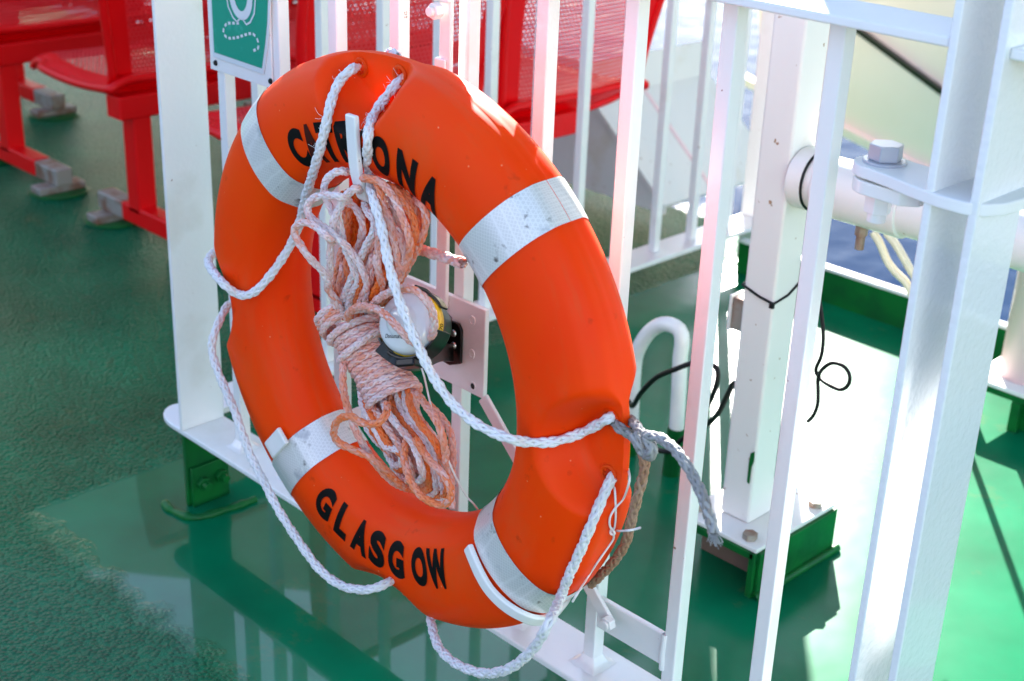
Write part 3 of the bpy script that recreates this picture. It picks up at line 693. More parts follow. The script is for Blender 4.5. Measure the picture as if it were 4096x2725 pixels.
# black bracket: cradle strap, neck and screw plate
br = MB()
pc = onY(*D(1045, 782), 1.1965)
nk = MB().prism([onY(*D(x, y), 1.1963) for x, y in ((1008, 716), (1035, 735), (1060, 744), (1067, 760), (1065, 836), (1040, 839), (1010, 822), (1000, 800))], (0, -.005, 0))
link('screw_plate', nk.me(), BLACKP, lamp, bevel=.001)
pa = LC + axb*.050 + bx*.01; pbk = onY(*D(1012, 775), 1.193)
link('neck', sweep([pa, pa.lerp(pbk, .5), pbk], Vector((0, 0, 1)), .050, .004).me(), BLACKP, lamp, bevel=.001)
cr = []
for t in np.linspace(R_(-160), R_(-15), 16):
    cr.append(LC + (bx*math.cos(t) + by*math.sin(t))*.0415 + axb*.020)
link('cradle', sweep(cr, axb, .030, .003).me(), BLACKP, lamp, bevel=.0008)
cr = [LC + (bx*math.cos(t) + by*math.sin(t))*.0415 + axb*.026 for t in np.linspace(R_(25), R_(95), 12)]
link('cradle', sweep(cr, axb, .016, .003).me(), BLACKP, lamp, bevel=.0008)
bx0 = LC - by*.047 + axb*.012
link('release_catch', MB().obox(bx0, bx*.013, by*.005, axb*.012).me(), BLACKP, lamp, bevel=.003)
link('bracket_arm', sweep(catmull([P3(878, 790, .975), P3(905, 812, .985), P3(940, 830, 1.0), P3(975, 828, 1.05), P3(1010, 812, 1.12), P3(1042, 812, 1.189)], 5), UP, .024, .003).me(), BLACKP, lamp, bevel=.0006)
link('bracket_wing', sweep(catmull([P3(955, 672, 1.02), P3(985, 685, 1.05), P3(1010, 715, 1.11), P3(1038, 745, 1.189)], 5), UP, .017, .003).me(), BLACKP, lamp, bevel=.0006)
for y in (767, 795):
    p = onY(*D(1045, y), 1.1922)
    link('screw', MB().cyl(p, p+Vector((0, -.003, 0)), .0058, 24, .0046).cyl(p+Vector((0, -.003, 0)), p+Vector((0, -.0034, 0)), .0028, 6).me(), STEEL, lamp, bevel=.0006)
lan = [(962,828,1.02),(975,862,1.02),(985,905,1.04),(998,960,1.02),(1013,1010,1.01),(1030,1055,1.0),(1050,1100,1.01),(1072,1140,1.03),(1090,1160,1.05),(1102,1176,1.08)]
link('lanyard', tube_me(catmull([P3(x, y, m_) for x, y, m_ in lan]), .0012, .003, 8), CORD, lamp, smooth=True)

# ------------------------------------------------------------------ hank of buoyant line
HR = .0047
rp_ = []; tn = []
def hpath(pts, tone): rp_.append(catmull([P3(x, y, d) for x, y, d in pts])); tn.append(tone)
yb = 1.04
# strands above the waist, laid one by one: (points, distance front, distance back, tone)
ST = [
 ([(520,130),(430,120),(340,155),(275,230),(255,330),(290,440),(340,540),(400,650),(440,760),(470,900),(510,1000),(560,1130),(610,1250),(620,1330),(570,1400),(530,1500),(510,1600)], .985, 1.01, .82),
 ([(640,330),(600,300),(540,340),(470,420),(420,520),(370,620),(340,760),(330,900),(320,1050),(320,1200),(300,1330),(340,1450),(400,1580)], .975, 1.0, .70),
 ([(520,440),(440,400),(330,380),(210,385),(120,430),(80,500),(90,580),(160,660),(260,720),(340,790),(430,870),(520,950),(600,1060),(680,1200),(720,1320),(700,1450),(720,1600)], .965, 1.0, .74),
 ([(350,880),(300,830),(230,770),(150,700),(70,670),(0,680),(-50,720),(-60,800),(0,900),(60,1000),(150,1100),(230,1180),(290,1280),(300,1380),(370,1480),(440,1600)], .95, 1.0, .68),
 ([(470,440),(510,460),(580,500),(640,590),(670,700),(660,820),(630,930),(640,1000),(700,1150)], 1.0, 1.01, .55),
 ([(620,440),(540,520),(520,640),(510,760),(500,870),(440,1000),(420,1120),(390,1250),(380,1400),(430,1560)], 1.02, 1.03, .32),
 ([(640,420),(590,520),(570,640),(600,760),(560,870),(520,920),(480,1100),(440,1230),(420,1400)], 1.03, 1.03, -.05),
 ([(690,560),(700,700),(720,800),(690,900),(640,1000),(620,1200),(600,1400)], 1.03, 1.03, -.1),
 ([(690,480),(740,580),(800,660),(790,760),(720,900),(650,1040),(600,1160),(480,1440),(440,1560)], .985, 1.01, .80),
 ([(840,640),(850,750),(850,850),(830,1000),(830,1150),(870,1300),(870,1400),(800,1560)], .98, 1.01, .52),
 ([(800,200),(830,250),(880,400),(900,520),(960,640),(1000,800),(1030,950),(1060,1100),(1050,1250),(960,1400),(860,1540)], .99, 1.01, .48),
 ([(640,190),(720,200),(850,230),(940,320),(1030,450),(1090,600),(1150,760),(1180,900),(1170,1000),(1120,1130),(1020,1300),(900,1500)], .985, 1.01, .42),
 ([(940,270),(1010,320),(1080,420),(1170,540),(1230,680),(1230,820),(1190,940),(1120,1150),(1000,1350),(880,1540)], 1.0, 1.02, .18),
 ([(1020,290),(1100,350),(1180,440),(1235,560),(1270,700),(1275,840),(1240,960),(1180,1080),(1060,1300),(900,1540)], 1.015, 1.03, .30),
 ([(1180,400),(1290,470),(1340,560),(1350,680),(1310,820),(1260,950),(1200,1060),(1130,1190),(1000,1400)], 1.01, 1.03, .46),
 ([(1150,380),(1240,470),(1300,600),(1310,740),(1280,880),(1210,1020),(1110,1200)], 1.035, 1.04, .30),
 ([(830,500),(900,550),(960,700),(1050,770),(1100,900),(1130,1020),(1110,1150),(1060,1260),(960,1450)], .995, 1.01, .56),
 ([(860,560),(900,650),(940,800),(985,930),(1000,1080),(980,1240),(900,1440)], 1.0, 1.02, .35),
 ([(960,400),(1000,480),(1040,640),(1080,800),(1120,950)], 1.01, 1.02, .72),
 ([(820,800),(780,860),(720,980),(670,1130),(560,1300),(500,1420),(460,1560)], 1.0, 1.01, .45),
 ([(800,1000),(770,1060),(740,1160),(760,1280),(700,1400),(640,1540)], .995, 1.01, .6),
 ([(1000,1130),(930,1230),(870,1330),(830,1420),(780,1540)], 1.0, 1.01, .25),
 ([(960,1180),(880,1270),(810,1400),(750,1540)], .99, 1.01, .08),
 ([(520,1000),(500,1150),(540,1300),(520,1450),(540,1580)], 1.01, 1.02, .22),
 ([(450,1050),(460,1200),(420,1330),(460,1450),(480,1580)], 1.01, 1.02, .4),
 ([(620,1050),(660,1180),(650,1330),(620,1450),(600,1580)], 1.0, 1.02, .3),
]
for pts, d0, d1, tone in ST:
    n_ = len(pts)
    hpath([(690.5+.2149*x, 368.3+.2149*y, d0 + (d1-d0)*max(0, (i/(n_-1)-.6)/.4) + (.02 if i == 0 else 0)) for i, (x, y) in enumerate(pts)], tone)
# back fill
for k in range(18):
    rr = random.Random(50+k); f_ = k/17; x0 = 800+f_*150
    hpath([(x0-8, 440+f_*30+rr.uniform(-10, 10), 1.065), (x0+rr.uniform(-8, 8), 500, 1.06), (x0+rr.uniform(-10, 10)-2, 570, 1.05), (822+(x0-860)*.75+rr.uniform(-5, 5), 640, 1.045), (815+(x0-860)*.45, 690, 1.04), (812+(x0-860)*.3, 735, 1.04)], rr.choice([-.1, .0, .1, .2, .35]))
for k in range(7):   # loops turning over at the top
    rr = random.Random(90+k); x0 = 815+k*16
    hpath([(x0-10, 540, 1.05), (x0-9, 470+k*5, 1.045), (x0, 432+k*6+rr.uniform(-4, 4), 1.035), (x0+9, 460+k*6, 1.045), (x0+12, 540, 1.05), (x0+2, 620, 1.045)], rr.choice([.0, .15, .3, .45]))
# free end poking out to the right
free_end = catmull([P3(*p_) for p_ in [(905,556,1.07),(940,568,1.06),(975,577,1.05),(1010,588,1.04),(1040,598,1.035),(1066,606,1.03)]])
# bight over the light
hpath([(850,715,1.0),(868,690,.985),(893,675,.975),(925,664,.97),(955,668,.97),(985,695,.975),(998,730,.985),(998,762,.995),(985,785,1.01),(955,792,1.02),(930,785,1.01)], .6)
hpath([(800,735,1.0),(805,718,.985),(830,705,.975),(865,712,.97),(895,732,.965),(925,765,.965),(945,785,.975),(965,795,.99)], .56)
# wraps round the waist
A0, A1 = P3(812, 750, 1.03), P3(912, 922, 1.03)
axw = (A1-A0).normalized(); s1 = Vector((0, 1, 0)); s1 = (s1-axw*s1.dot(axw)).normalized(); s2 = axw.cross(s1)
L_ = (A1-A0).length; turns = 12.5; pts = []
for i in range(int(turns*28)+1):
    u = i/(turns*28); a = 2*math.pi*turns*u
    rr = .034*(1-.10*math.sin(math.pi*u)) + (.004 if u < .12 else 0) + .0009*math.sin(a*.37) + .003*u
    pts.append(A0 + axw*(L_*u + .004*math.sin(a+.6)) + (s2*math.cos(a)*1.0 + s1*math.sin(a)*.85)*rr)
rp_.append(pts); tn.append(.55)
for k, (z_, tone) in enumerate(((-.012, .62), (-.004, .45), (.003, .6))):   # loose collar loops at the neck
    pts = []
    for i in range(57):
        a = 2*math.pi*i/56*1.04 + k
        pts.append(A0 + axw*(z_ + .010*math.sin(a+.4) - .006) + s2*(math.cos(a)*(.0405+.0015*k)) + s1*(math.sin(a)*.034))
    rp_.append(pts); tn.append(tone)
pts = []
for i in range(50):   # loose loop high on the waist, left side
    a = 2*math.pi*i/49; pts.append(A0 + axw*(.028+.007*math.sin(a+2.5)) + s2*(math.cos(a)*.040) + s1*(math.sin(a)*.033))
rp_.append(pts); tn.append(.75)
# tail bundle below the waist
for k in range(15):
    f_ = k/14; rr = random.Random(200+k); d0 = .995+rr.uniform(0, .05)
    x0 = 835+f_*118; xb = 925+f_*110; zb = 1075+f_*75+rr.uniform(-14, 10); bow = 14*math.sin(f_*3.1)
    hpath([(x0-4, 900, 1.03), (x0, 935, d0+.01), (x0+(xb-x0)*.25+bow*.3, 975, d0), (x0+(xb-x0)*.55+bow+f_*12, 1025, d0), (xb-8+f_*10, zb-28, d0), (xb, zb, d0+.01), (xb-20, zb+4, d0+.03), (xb-38, zb-30, d0+.035), (x0+10, 985, d0+.03), (x0+4, 915, 1.05)], rr.choice([.15, .4, .55, .65, .5, .75, .3]))
hpath([(935,1015,1.0),(930,1055,.985),(942,1100,.975),(962,1135,.975),(990,1155,.98),(1018,1163,.985),(1036,1150,.985),(1036,1120,.985),(1018,1090,.985),(985,1055,.985),(955,1010,.99)], .38)
hpath([(1040,1170,1.02),(1038,1120,1.03),(1042,1060,1.04),(1038,1000,1.045),(1015,960,1.05),(985,930,1.05)], .45)
hpath([(960,905,1.02),(985,940,1.0),(1008,975,.99),(1022,1020,.99),(1026,1065,1.0),(1020,1105,1.01)], .5)
# bight pulled out to the left, over the band
hpath([(892,930,.985),(888,955,.965),(868,975,.955),(838,975,.95),(805,958,.945),(778,968,.945),(768,995,.95),(778,1018,.955),(812,1035,.965),(850,1052,.975),(885,1080,.99),(925,1118,1.02),(950,1128,1.07)], .30)
hpath([(795,805,1.02),(790,840,1.0),(790,890,.985),(800,940,.98),(818,990,.98),(840,1030,.985),(870,1075,.995),(905,1110,1.02),(935,1125,1.07)], .5)
hank = link('rope_hank', braid(rp_, HR, pitch=.050, nseg=6, ds=.0024, tones=tn, jit=.10), PINK)
link('free_end', braid([free_end], .0066, pitch=.06, nseg=6, tones=[.62], jit=.12), PINK, hank)
tag(hank, 'hank of faded pink and orange plaited rescue line hanging inside the lifebuoy', 'rope')

# ------------------------------------------------------------------ grey tail knotted to the right side of the ring
tail = []
kx = [(1408,962,1.06),(1425,985,1.05),(1447,998,1.055),(1465,1015,1.055),(1478,1035,1.05),(1492,1052,1.05),(1503,1040,1.045),(1495,1018,1.04),(1478,1000,1.045),(1468,985,1.055),(1455,970,1.07),(1442,962,1.09)]
ky = [(1462,1000,1.035),(1470,1025,1.03),(1482,1045,1.035),(1500,1045,1.03),(1502,1028,1.03),(1488,1012,1.03),(1482,1003,1.03),(1505,1004,1.03),(1535,1018,1.025),(1570,1055,1.015),(1600,1105,1.01),(1620,1150,1.0),(1635,1195,.995),(1643,1228,.99)]
kb = [(1470,1020,1.06),(1482,1050,1.06),(1484,1080,1.06),(1475,1115,1.06),(1463,1160,1.065),(1452,1205,1.07),(1440,1250,1.08),(1415,1290,1.09),(1385,1322,1.10),(1360,1345,1.11)]
tail_me = braid([catmull([P3(*p) for p in q]) for q in (kx, ky, kb)], .0058, pitch=.062, nseg=6, tones=[.75, .85, .15], jit=.15)
tail_o = link('tied_rope', tail_me, GROPE); tag(tail_o, 'grey and brown plaited rope end knotted through the right eyelets, frayed at its tip', 'rope')
Vs, Fs = [], []; tipp = P3(1643, 1228, .99); up_ = (P3(1635, 1195, .995)-tipp).normalized()
for i in range(70):
    rr = random.Random(i); d = (-up_ + Vector((rr.uniform(-.5, .5), rr.uniform(-.5, .5), rr.uniform(-.2, .2)))).normalized()
    o0 = tipp + Vector((rr.uniform(-1, 1), rr.uniform(-1, 1), 0))*.004; l = rr.uniform(.005, .012)
    P = np.array([tuple(a) for a in catmull([o0, o0+d*l*.6, o0+d*l+Vector((rr.uniform(-1, 1), 0, -.3))*.003], 3)]); V, Fq = tube_arrays(P, .00035, 3); Vs.append(V); Fs.append(Fq)
link('frayed_tip', np_mesh(Vs, Fs, cols=[np.full(len(v), 1.2) for v in Vs]), GROPE, tail_o)['kind'] = 'stuff'

# ------------------------------------------------------------------ safety sign
YS = 1.2045
sgn = empty('safety_sign', onY(967, 310, YS), 'green lifebuoy safety sign on a white backing plate riveted to the railing bars', 'sign')
xl, xr = onY(845, 275, YS).x, onY(1090, 340, YS).x; zb = onY(845, 275, YS).z
link('backing_plate', MB().box((xl, YS-.0012, zb), (xr, YS+.0025, zb+.26)).me(), W1, sgn, bevel=.0008)
ygs = YS-.004
def sp(x, z, y=ygs): return (x, y, z)
outl = [(-1.853, .828), (-1.853, 1.07), (-1.705, 1.07), (-1.699, .98), (-1.699, .94), (-1.7035, .90), (-1.711, .865), (-1.722, .826)]
link('sign_border', MB().prism([sp(x, z, YS-.0015) for x, z in outl], (0, -.0018, 0)).me(), SIGNW, sgn, bevel=.0005)
cx_, cz_ = -1.776, .945
inn = [(cx_+(x-cx_)*.94, cz_+(z-cz_)*.955+.003) for x, z in outl]
gp = link('green_field', MB().prism([sp(x, z, YS-.0034) for x, z in inn], (0, -.0006, 0)).me(), SIGNG, sgn)
def strip(pts, w_, y=YS-.0046):
    pts = [Vector(p) for p in pts]; v = []; n = len(pts)
    for i, p in enumerate(pts):
        T = (pts[min(i+1, n-1)]-pts[max(i-1, 0)]).normalized(); q = Vector((-T.y, T.x)); v += [(p.x+q.x*w_/2, y, p.y+q.y*w_/2), (p.x-q.x*w_/2, y, p.y-q.y*w_/2)]
    return v, [(2*i, 2*i+1, 2*i+3, 2*i+2) for i in range(n-1)]
sb = MB()
sb.add(*strip([(-1.771+.0235*math.cos(t), .935+.031*math.sin(t)) for t in np.linspace(0, 2*math.pi, 40)], .013))
for sx in (-1, 1):
    sb.add(*strip([(-1.771+sx*.037, .960), (-1.771+sx*.0375, .935), (-1.771+sx*.033, .912), (-1.771+sx*.022, .898), (-1.771+sx*.012, .893), (-1.771+sx*.004, .899)], .0030))
dash = [(-1.778, .892), (-1.795, .889), (-1.811, .885), (-1.820, .871), (-1.807, .865), (-1.783, .870), (-1.764, .877), (-1.744, .882), (-1.732, .875), (-1.731, .864), (-1.742, .858), (-1.754, .854)]
dd, sL = resample(catmull([Vector((x, z, 0)) for x, z in dash]), .0011)
for i in range(0, len(dd)-7, 10): sb.add(*strip([(p[0], p[1]) for p in dd[i:i+7]], .0042))
link('pictogram', sb.me(recalc=False), SIGNW, gp)
for x, y in ((864, 252), (1084, 325)):
    p = onY(x, y, YS-.0012); link('rivet', MB().cyl(p, p+Vector((0, -.003, 0)), .0048, 16, .0035).me(), CABLE, sgn, bevel=.0006)

# ------------------------------------------------------------------ rear railing (runs away from us at x = -2.1)
rr_ = empty('railing', (-2.095, 2.1, 0), 'blurred white railing behind the lifebuoy, running away towards the ship side', 'railing')
link('base_flat', MB().box((-2.140, 1.30, .105), (-2.052, 3.02, .117)).me(), W1, rr_, bevel=.002)
link('top_flat', MB().box((-2.140, 1.30, ZT), (-2.052, 3.02, ZT+.01)).me(), W1, rr_, bevel=.002)
for k in range(11):
    y = 1.442+.1445*k
    link('upright_bar', MB().box((-2.108, y, .117), (-2.087, y+.021, ZT)).me(), W1, rr_, bevel=.002)
link('end_post', MB().box((-2.14, 3.02, 0), (-2.052, 3.03, ZT+.01)).me(), W1, rr_, bevel=.002)
link('foot', MB().box((-2.11, 2.87, 0), (-2.085, 2.88, .105)).me(), GRN, rr_, bevel=.002)
link('foot', MB().box((-2.11, 1.32, 0), (-2.085, 1.33, .105)).me(), GRN, rr_, bevel=.002)

# ------------------------------------------------------------------ red seats
def shell(nu, nv, fn):      # grid with uv in metres; border cells use solid metal
    v = [fn(i/nu, j/nv) for j in range(nv+1) for i in range(nu+1)]
    f = [(j*(nu+1)+i, j*(nu+1)+i+1, (j+1)*(nu+1)+i+1, (j+1)*(nu+1)+i) for j in range(nv) for i in range(nu)]
    me = mesh([p for p in v], f); uvl = me.uv_layers.new(name='UVMap')
    rows = [0]; cols = [0]
    for j in range(nv): rows.append(rows[-1]+(Vector(v[(j+1)*(nu+1)+nu//2])-Vector(v[j*(nu+1)+nu//2])).length)
    for i in range(nu): cols.append(cols[-1]+(Vector(v[(nv//2)*(nu+1)+i+1])-Vector(v[(nv//2)*(nu+1)+i])).length)
    for p in me.polygons:
        for li in p.loop_indices:
            vi = me.loops[li].vertex_index; j, i = divmod(vi, nu+1); uvl.data[li].uv = (cols[i], rows[j])
        j, i = divmod(p.index, nu); cu, cv = (i+.5)/nu, (j+.5)/nv
        p.material_index = 1 if (cu < .09 or cu > .91 or cv < .07 or cv > .95) else 0
    return me
def add_seat(t, xb, y0, y1):
    wm = (y1-y0)/2; yc = (y0+y1)/2
    def pan(u, v):           # u across, v front->back
        yy = (u*2-1); e = max(0, abs(yy)-.8)/.2; ev = max(0, .12-v)/.12
        x = xb-.50+v*.47; z = .435 - .018*math.sin(math.pi*v) - .022*e*e*(1) - .03*ev*ev - .008*(1-yy*yy)
        corner = 1-.10*max(0, (abs(yy)-.5)/.5)**2*(1 if v < .2 else 0)
        return (x, yc+yy*wm*.97*corner, z)
    def back(u, v):          # v up
        yy = (u*2-1); wv = .90+.16*sst(0, .8, v)
        z = .375+v*.52; x = xb-.035+.045*v+.06*v*v - .02*(yy*yy) + (-.03*(1-v/.12)**2 if v < .12 else 0)
        return (x, yc+yy*wm*wv, z + (.02*(abs(yy)**3) if v < .1 else 0))
    o = link('seat_pan', shell(30, 24, pan), [PERF, RED], t, smooth=True)
    o2 = link('backrest', shell(30, 28, back), [PERF, RED], t, smooth=True)
    for ob, fn in ((o, pan), (o2, back)):
        loop = [fn(i/24, 0) for i in range(24)] + [fn(1, i/24) for i in range(24)] + [fn(1-i/24, 1) for i in range(24)] + [fn(0, 1-i/24) for i in range(25)]
        link('rim', tube_me([Vector(p) for p in loop], .012, .012, 8), RED, ob, smooth=True)
def make_row(xb, ys, yend, seats, label):
    t = empty('seat_row', (xb-.04, ys, 0), label, 'seats', 'rows of red seats on the deck')
    link('crossbeam', MB().box((xb-.085, ys-.01, .330), (xb-.015, yend, .392)).me(), RED, t, bevel=.006)
    for yy in (ys+.03,) + ((yend-.12,) if yend-ys > .9 else ()):
        link('leg', MB().box((xb-.082, yy, .062), (xb-.022, yy+.055, .332)).me(), RED, t, bevel=.006)
        link('base_bar', MB().box((xb-.12, yy-.0, .030), (xb+.13, yy+.055, .0815)).me(), RED, t, bevel=.006)
        for sx in (xb-.12, xb+.13):
            s_ = -1 if sx < xb else 1
            ce = link('clamp_end', MB().box((sx, yy+.001, .0285), (sx+s_*.13, yy+.054, .080)).me(), GREY, t, bevel=.006)
            link('foot_pad', MB().box((sx+s_*.055, yy-.045, .006), (sx+s_*.115, yy+.10, .028)).me(), GREY, ce, bevel=.004)
            link('deck_pad', MB().cyl((sx+s_*.085, yy+.028, 0.0005), (sx+s_*.085, yy+.028, .007), .085, 24).me(), GRN, ce, bevel=.003)
    for y0, y1 in seats: add_seat(t, xb, y0, y1)
    return t
make_row(-2.42, 1.82, 2.68, ((1.80, 2.36), (2.40, 2.97)), 'row of red perforated seats nearest the ring, backs seen between bars before the water')
make_row(-3.22, 1.82, 3.0, ((1.79, 2.36), (2.40, 2.97)), 'row of red seats just left of the wide white end plate, whole pan in view')
make_row(-3.96, 1.82, 3.0, ((1.79, 2.36), (2.40, 2.97)), 'row of red seats at the left edge with a grey clamp foot nearest the camera')
make_row(-4.74, 2.22, 3.4, ((2.2, 2.77), (2.8, 3.36)), 'furthest row of red seats, mostly hidden behind the two rows left of the railing')

# ------------------------------------------------------------------ ship side: locker, coaming, housing
lk = empty('deck_locker', (-2.6, 3.2, 0), 'white steel wedge with sloping lid behind the right-hand red seats', 'locker')
pa_, pb_ = onY(1900+640*.7337, 540*.7337, 3.08), onY(1900+1030*.7337, 1170*.7337, 3.08)
pr_ = [(-3.15, 3.08, .40), (pa_.x-.02, 3.08, .40), (pa_.x, 3.08, pa_.z), (pb_.x, 3.08, .045), (pb_.x, 3.08, .02), (-3.15, 3.08, .02)]
link('side_panel', MB().prism(pr_, (0, .008, 0)).me(), W2, lk)
link('sloping_lid', MB().prism([(pa_.x-.02, 3.074, .4012), (pa_.x+.004, 3.074, pa_.z+.002), (pb_.x+.004, 3.074, .047), (pb_.x-.004, 3.074, .037), (pa_.x-.012, 3.074, pa_.z-.006), (pa_.x-.03, 3.074, .392)], (0, .55, 0)).me(), W2, lk)
link('seam', sweep([Vector((pa_.x+.01, 3.30, pa_.z+.001)), Vector((pb_.x+.008, 3.30, .048))], (0, 1, 0), .010, .006).me(), BEIGE, lk)
coam = link('coaming', MB().box((-2.06, 2.913, .0), (3, 2.925, .082)).me(), GRN); tag(coam, 'low green coaming along the ship side, right of the white column', 'coaming')
cap = link('white_cap', MB().box((-2.06, 2.911, .082), (3, 2.936, .092)).me(), W1, coam, bevel=.002)
HK = 2.0
def far(p): return CAM + (Vector(p)-CAM)*HK
hs = empty('boat_hull', far((-1.2, 3.0, .4)), 'cream boat hull hanging outboard above the coaming, with a dark slanted seam', 'boat')
hl = onY(3032, 104, 3.0)
def lerp2(a, b, t): return a+(b-a)*t
bot = [onY(3250+290*.4464, 1140*.4464, 3.0), onY(3250+1000*.4464, 1500*.4464, 3.0)]
sm = [onY(3250+410*.4464, 290*.4464, 3.0), onY(3250+1155*.4464, 840*.4464, 3.0)]
db = (bot[1]-bot[0]); ds_ = (sm[1]-sm[0])
B0 = bot[0]-db*1.6; B1 = bot[1]+db*6; S0 = sm[0]-ds_*.04; S1 = sm[1]+ds_*2.2
# lower strake
low = [far(q_) for q_ in [(-2.13, 3.0, .60), (-2.05, 3.0, B0.z+.03), tuple(bot[0]), tuple(B1), (B1.x, 3.0, S1.z-.004), (S1.x, 3.0, S1.z-.004), (S0.x, 3.0, S0.z-.004), (-2.16, 3.0, .83)]]
link('lower_strake', MB().prism(low, (0, .35, 0)).me(), BEIGE, hs, bevel=.01)
link('keel_strip', sweep([far((B0.x, 2.995, B0.z-.006)), far((B1.x, 2.995, B1.z-.006))], (0, 1, 0), .06, .044).me(), BEIGE, hs, bevel=.003)
hi = [far(q_) for q_ in [(S0.x, 3.02, S0.z+.004), (S1.x, 3.02, S1.z+.006), (S1.x+3, 3.02, S1.z-.1), (S1.x+3, 3.02, 1.05), (-2.25, 3.02, 1.05), (-2.2, 3.02, 1.0), (-2.02, 3.03, S0.z+.02)]]
v = [Vector(p) for p in hi]; link('upper_strake', MB().prism(hi, (0, .3, 0)).me(), BEIGE, hs, bevel=.006)
link('gap', sweep([far((S0.x-.02, 3.008, S0.z+.010)), far((S1.x, 3.008, S1.z+.001))], (0, 1, 0), .04, .022).me(), BLACKP, hs)

# ------------------------------------------------------------------ white column on green pedestal, pipe, cables
colm = empty('column', (-1.165, 1.80, 0), 'square white steel column on a green pedestal with a black cable tie round it', 'column')
# green pedestal: channel section open to the front left
ped = MB().box((-1.270, 1.6985, 0), (-1.258, 1.705, .0848)).box((-1.270, 1.6985, .071), (-1.108, 1.707, .0848)).box((-1.118, 1.6985, 0), (-1.106, 1.707, .0848)).box((-1.1085, 1.7072, 0), (-1.100, 1.93, .0848)).box((-1.270, 1.92, 0), (-1.109, 1.93, .0848))
link('pedestal', ped.me(), GRN, colm, bevel=.002)
link('rusty_recess', MB().box((-1.257, 1.76, 0.001), (-1.119, 1.765, .070)).me(), RUST, colm)
link('weld_bead', tube_me([Vector((-1.10, 1.70, .004)), Vector((-1.097, 1.94, .004))], .008, .01, 8), GRN, colm, smooth=True)
link('base_plate', MB().box((-1.268, 1.7015, .085), (-1.1055, 1.926, .093)).me(), W2, colm, bevel=.002)
link('shaft', MB().box((-1.2235, 1.755, .093), (-1.1635, 1.821, 1.9)).me(), W2, colm, bevel=.006, segs=3)
for x, y in ((-1.135, 1.722), (-1.250, 1.735), (-1.125, 1.895)):
    link('anchor_bolt', MB().cyl((x, y, .093), (x, y, .104), .013, 6).me(), GREY, colm, bevel=.001)
zt_ = onY(2696+440*.594, 900+410*.594, 1.754).z
tie = [Vector((-1.2245, 1.822, zt_+.02)), Vector((-1.2248, 1.7535, zt_+.004)), Vector((-1.19, 1.7530, zt_-.006)), Vector((-1.163, 1.7533, zt_-.010)), Vector((-1.1622, 1.79, zt_-.004)), Vector((-1.1622, 1.822, zt_+.012))]
link('cable_tie', tube_me(tie, .0022, .003, 8), CABLE, colm, smooth=True)
link('tie_head', MB().obox((-1.164, 1.751, zt_-.012), (.004, 0, 0), (0, .003, 0), (0, 0, .005)).me(), CABLE, colm, bevel=.001)
pg = onY(*D(1728, 1075), 1.7535)
link('paint_patch', MB().prism([(pg.x+a*.004, 1.7545, pg.z+b_*.01) for a, b_ in ((-1, -3.0), (.2, -3.2), (.3, 0), (1.2, 1.2), (1, 3), (-.8, 2.4), (-1.2, .6))], (0, -.001, 0)).me(), GRN, colm)
jb = empty('junction_box', (-1.245, 1.79, .38), 'small grey junction box on the left side of the white column', 'junction box')
link('box_body', MB().box((-1.252, 1.77, .418), (-1.2245, 1.80, .474)).me(), GREY, jb, bevel=.002)
link('box_lid', MB().box((-1.2575, 1.768, .415), (-1.2525, 1.802, .477)).me(), W2, jb, bevel=.001)
# pipe
pi = empty('pipe', (-1.0, 1.83, .7), 'thick white horizontal pipe leaving the column to the right behind the hinge bolt', 'pipe')
yp = 1.79; z0 = onY(3200+820*.574, 600+635*.574, yp).z; z1 = onY(3200+290*.574, 600+45*.574, yp).z; rad_ = (z1-z0)/2*.93; zc = (z0+z1)/2
link('pipe_run', MB().cyl((-1.163, yp, zc), (.6, yp, zc), rad_, 40).me(), W2, pi, bevel=.001)
link('collar', MB().cyl((-1.163, yp, zc), (-1.135, yp, zc), rad_*1.1, 40).me(), W2, pi, bevel=.003)
link('clamp_shell', MB().cyl((-1.12, yp-.002, zc-.003), (-.975, yp-.002, zc-.003), rad_*1.03, 40).me(), W2, pi, bevel=.002)
bcl = onY(3200+430*.574, 600+560*.574, yp)
link('clamp_bolt', MB().cyl(bcl+Vector((0, 0, .02)), bcl+Vector((0, 0, -.008)), .010, 6).cyl(bcl+Vector((0, 0, -.008)), bcl+Vector((0, 0, -.03)), .007, 12).me(), GREY, pi, bevel=.001)
tp_ = [Vector((-1.134+.0*k, yp + rad_*1.05*math.cos(a), zc + rad_*1.05*math.sin(a))) for k, a in enumerate(np.linspace(R_(110), R_(265), 14))]
link('cable_tie', tube_me(tp_, .0021, .004, 8), CABLE, pi, smooth=True)
Vs, Fs = [], []
hos = [[(2010,535,2.3),(2025,560,2.3),(2042,600,2.3),(2060,625,2.3),(2085,650,2.3),(2098,675,2.3),(2110,700,2.3)], [(2040,535,2.3),(2060,560,2.3),(2078,590,2.3),(2092,615,2.3),(2108,640,2.3),(2120,660,2.3)]]
hz = empty('hose_pair', onY(*D(2060, 650), 2.3), 'two cream hoses hanging below the white pipe in front of the water', 'hose')
for h_ in hos: link('hose', tube_me(catmull([P3(*p) for p in h_]), .0075, .006, 12), HOSE, hz, smooth=True)
st = link('shadow_rod', MB().cyl((-1.276, 2.643, 0), (-1.276, 2.643, .9), .007, 14).me(), W2); tag(st, 'thin white rod added behind the double post to cast a line of shadow on the deck', 'rod')  # added rod, hidden behind the post, there only for its thin deck shadow
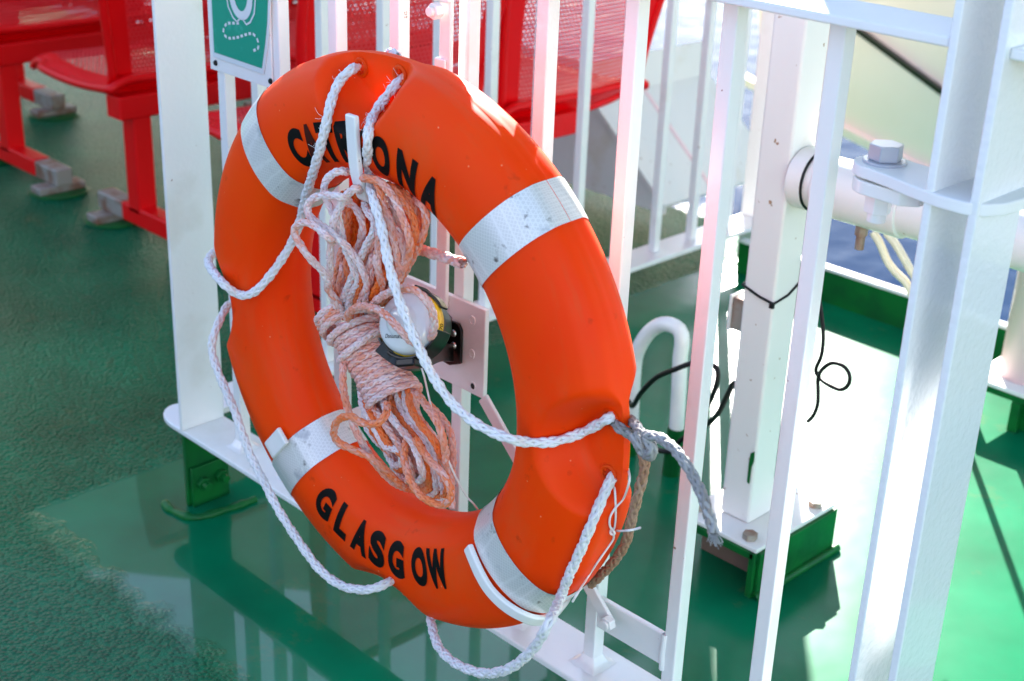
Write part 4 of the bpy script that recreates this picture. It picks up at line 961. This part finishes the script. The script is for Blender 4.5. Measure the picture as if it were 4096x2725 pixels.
# second pedestal at the right edge
p2 = empty('column', (-.95, 2.75, 0), 'cream steel column on a green pedestal, cut by the right edge of the picture', 'column')
a_ = onZ(3700+.574*465, 900+.574*1085, .09)
link('pedestal', MB().box((a_.x-.05, a_.y-.01, 0), (a_.x-.02, a_.y, .08)).box((a_.x-.05, a_.y-.01, .066), (a_.x+.35, a_.y+.01, .0802)).box((a_.x+.055, a_.y-.012, 0), (a_.x+.075, a_.y+.0, .066)).box((a_.x+.06, a_.y+.011, 0), (a_.x+.35, a_.y+.2, .08)).me(), GRN, p2, bevel=.002)
link('base_plate', MB().box((a_.x-.05, a_.y-.012, .0805), (a_.x+.35, a_.y+.2, .090)).me(), W2, p2, bevel=.002)
link('shaft', MB().cyl((a_.x+.035, a_.y+.08, .09), (a_.x+.035, a_.y+.08, 1.6), .055, 32).me(), BEIGE, p2, smooth=True)
# inverted U handle
hx0, hy0 = -1.452, 1.915
ud = empty('hoop', (-1.50, 1.915, 0), 'white inverted U pipe hoop standing on the deck with dark green feet', 'hoop')
hoop = [onY(2400+a*.7018, 1200+b_*.7018, 1.93) for a, b_ in ((436, 735), (444, 600), (452, 450), (458, 320), (468, 240), (455, 175), (400, 142), (345, 142), (285, 180), (240, 240), (205, 320), (192, 430), (185, 560), (178, 740))]
link('pipe_bend', tube_me(catmull(hoop), .0145, .01, 16), W1, ud, smooth=True)
f0 = hoop[0]; link('foot', MB().cyl((f0.x-.004, 1.93, 0), (f0.x, 1.93, f0.z+.003), .017, 24).me(), GRN, ud, smooth=False)
f1 = hoop[-1]; link('foot', MB().cyl((f1.x-.004, 1.93, 0), (f1.x, 1.93, max(.02, f1.z)), .017, 24).me(), GRN, ud)
# black cables
def cable(name, pts, r, label):
    o = link(name, tube_me(catmull([P3(*p) for p in pts]), r, .004, 10), CABLE, smooth=True); tag(o, label, 'cable'); return o
cable('cable', [(1440,905,1.93),(1455,935,1.90),(1475,905,1.86),(1510,870,1.84),(1555,850,1.83),(1600,835,1.84),(1640,840,1.86),(1652,860,1.86),(1645,900,1.86),(1625,940,1.88),(1600,985,1.9),(1560,1020,1.9)], .0048, 'thick black cable looping behind the white hoop')
cable('cable', [(1440,940,1.9),(1450,985,1.9),(1470,1020,1.9),(1510,1035,1.9),(1545,1040,1.9),(1580,1030,1.9),(1620,985,1.9),(1650,955,1.86),(1672,915,1.84),(1690,880,1.83)], .0050, 'black cable running from the hoop towards the white column foot')
cable('thin_cable', [(1868,600,1.81),(1880,660,1.80),(1891,725,1.80),(1895,780,1.80),(1890,820,1.80),(1878,850,1.80),(1885,868,1.80),(1905,885,1.79),(1935,897,1.79),(1953,885,1.79),(1955,862,1.79),(1940,842,1.79),(1915,836,1.79),(1893,850,1.79),(1883,870,1.80),(1883,900,1.80),(1882,930,1.80),(1873,955,1.80),(1860,970,1.81)], .0032, 'thin black cable hanging in a loop beside the bright patch of deck')

bpy.context.view_layer.update()
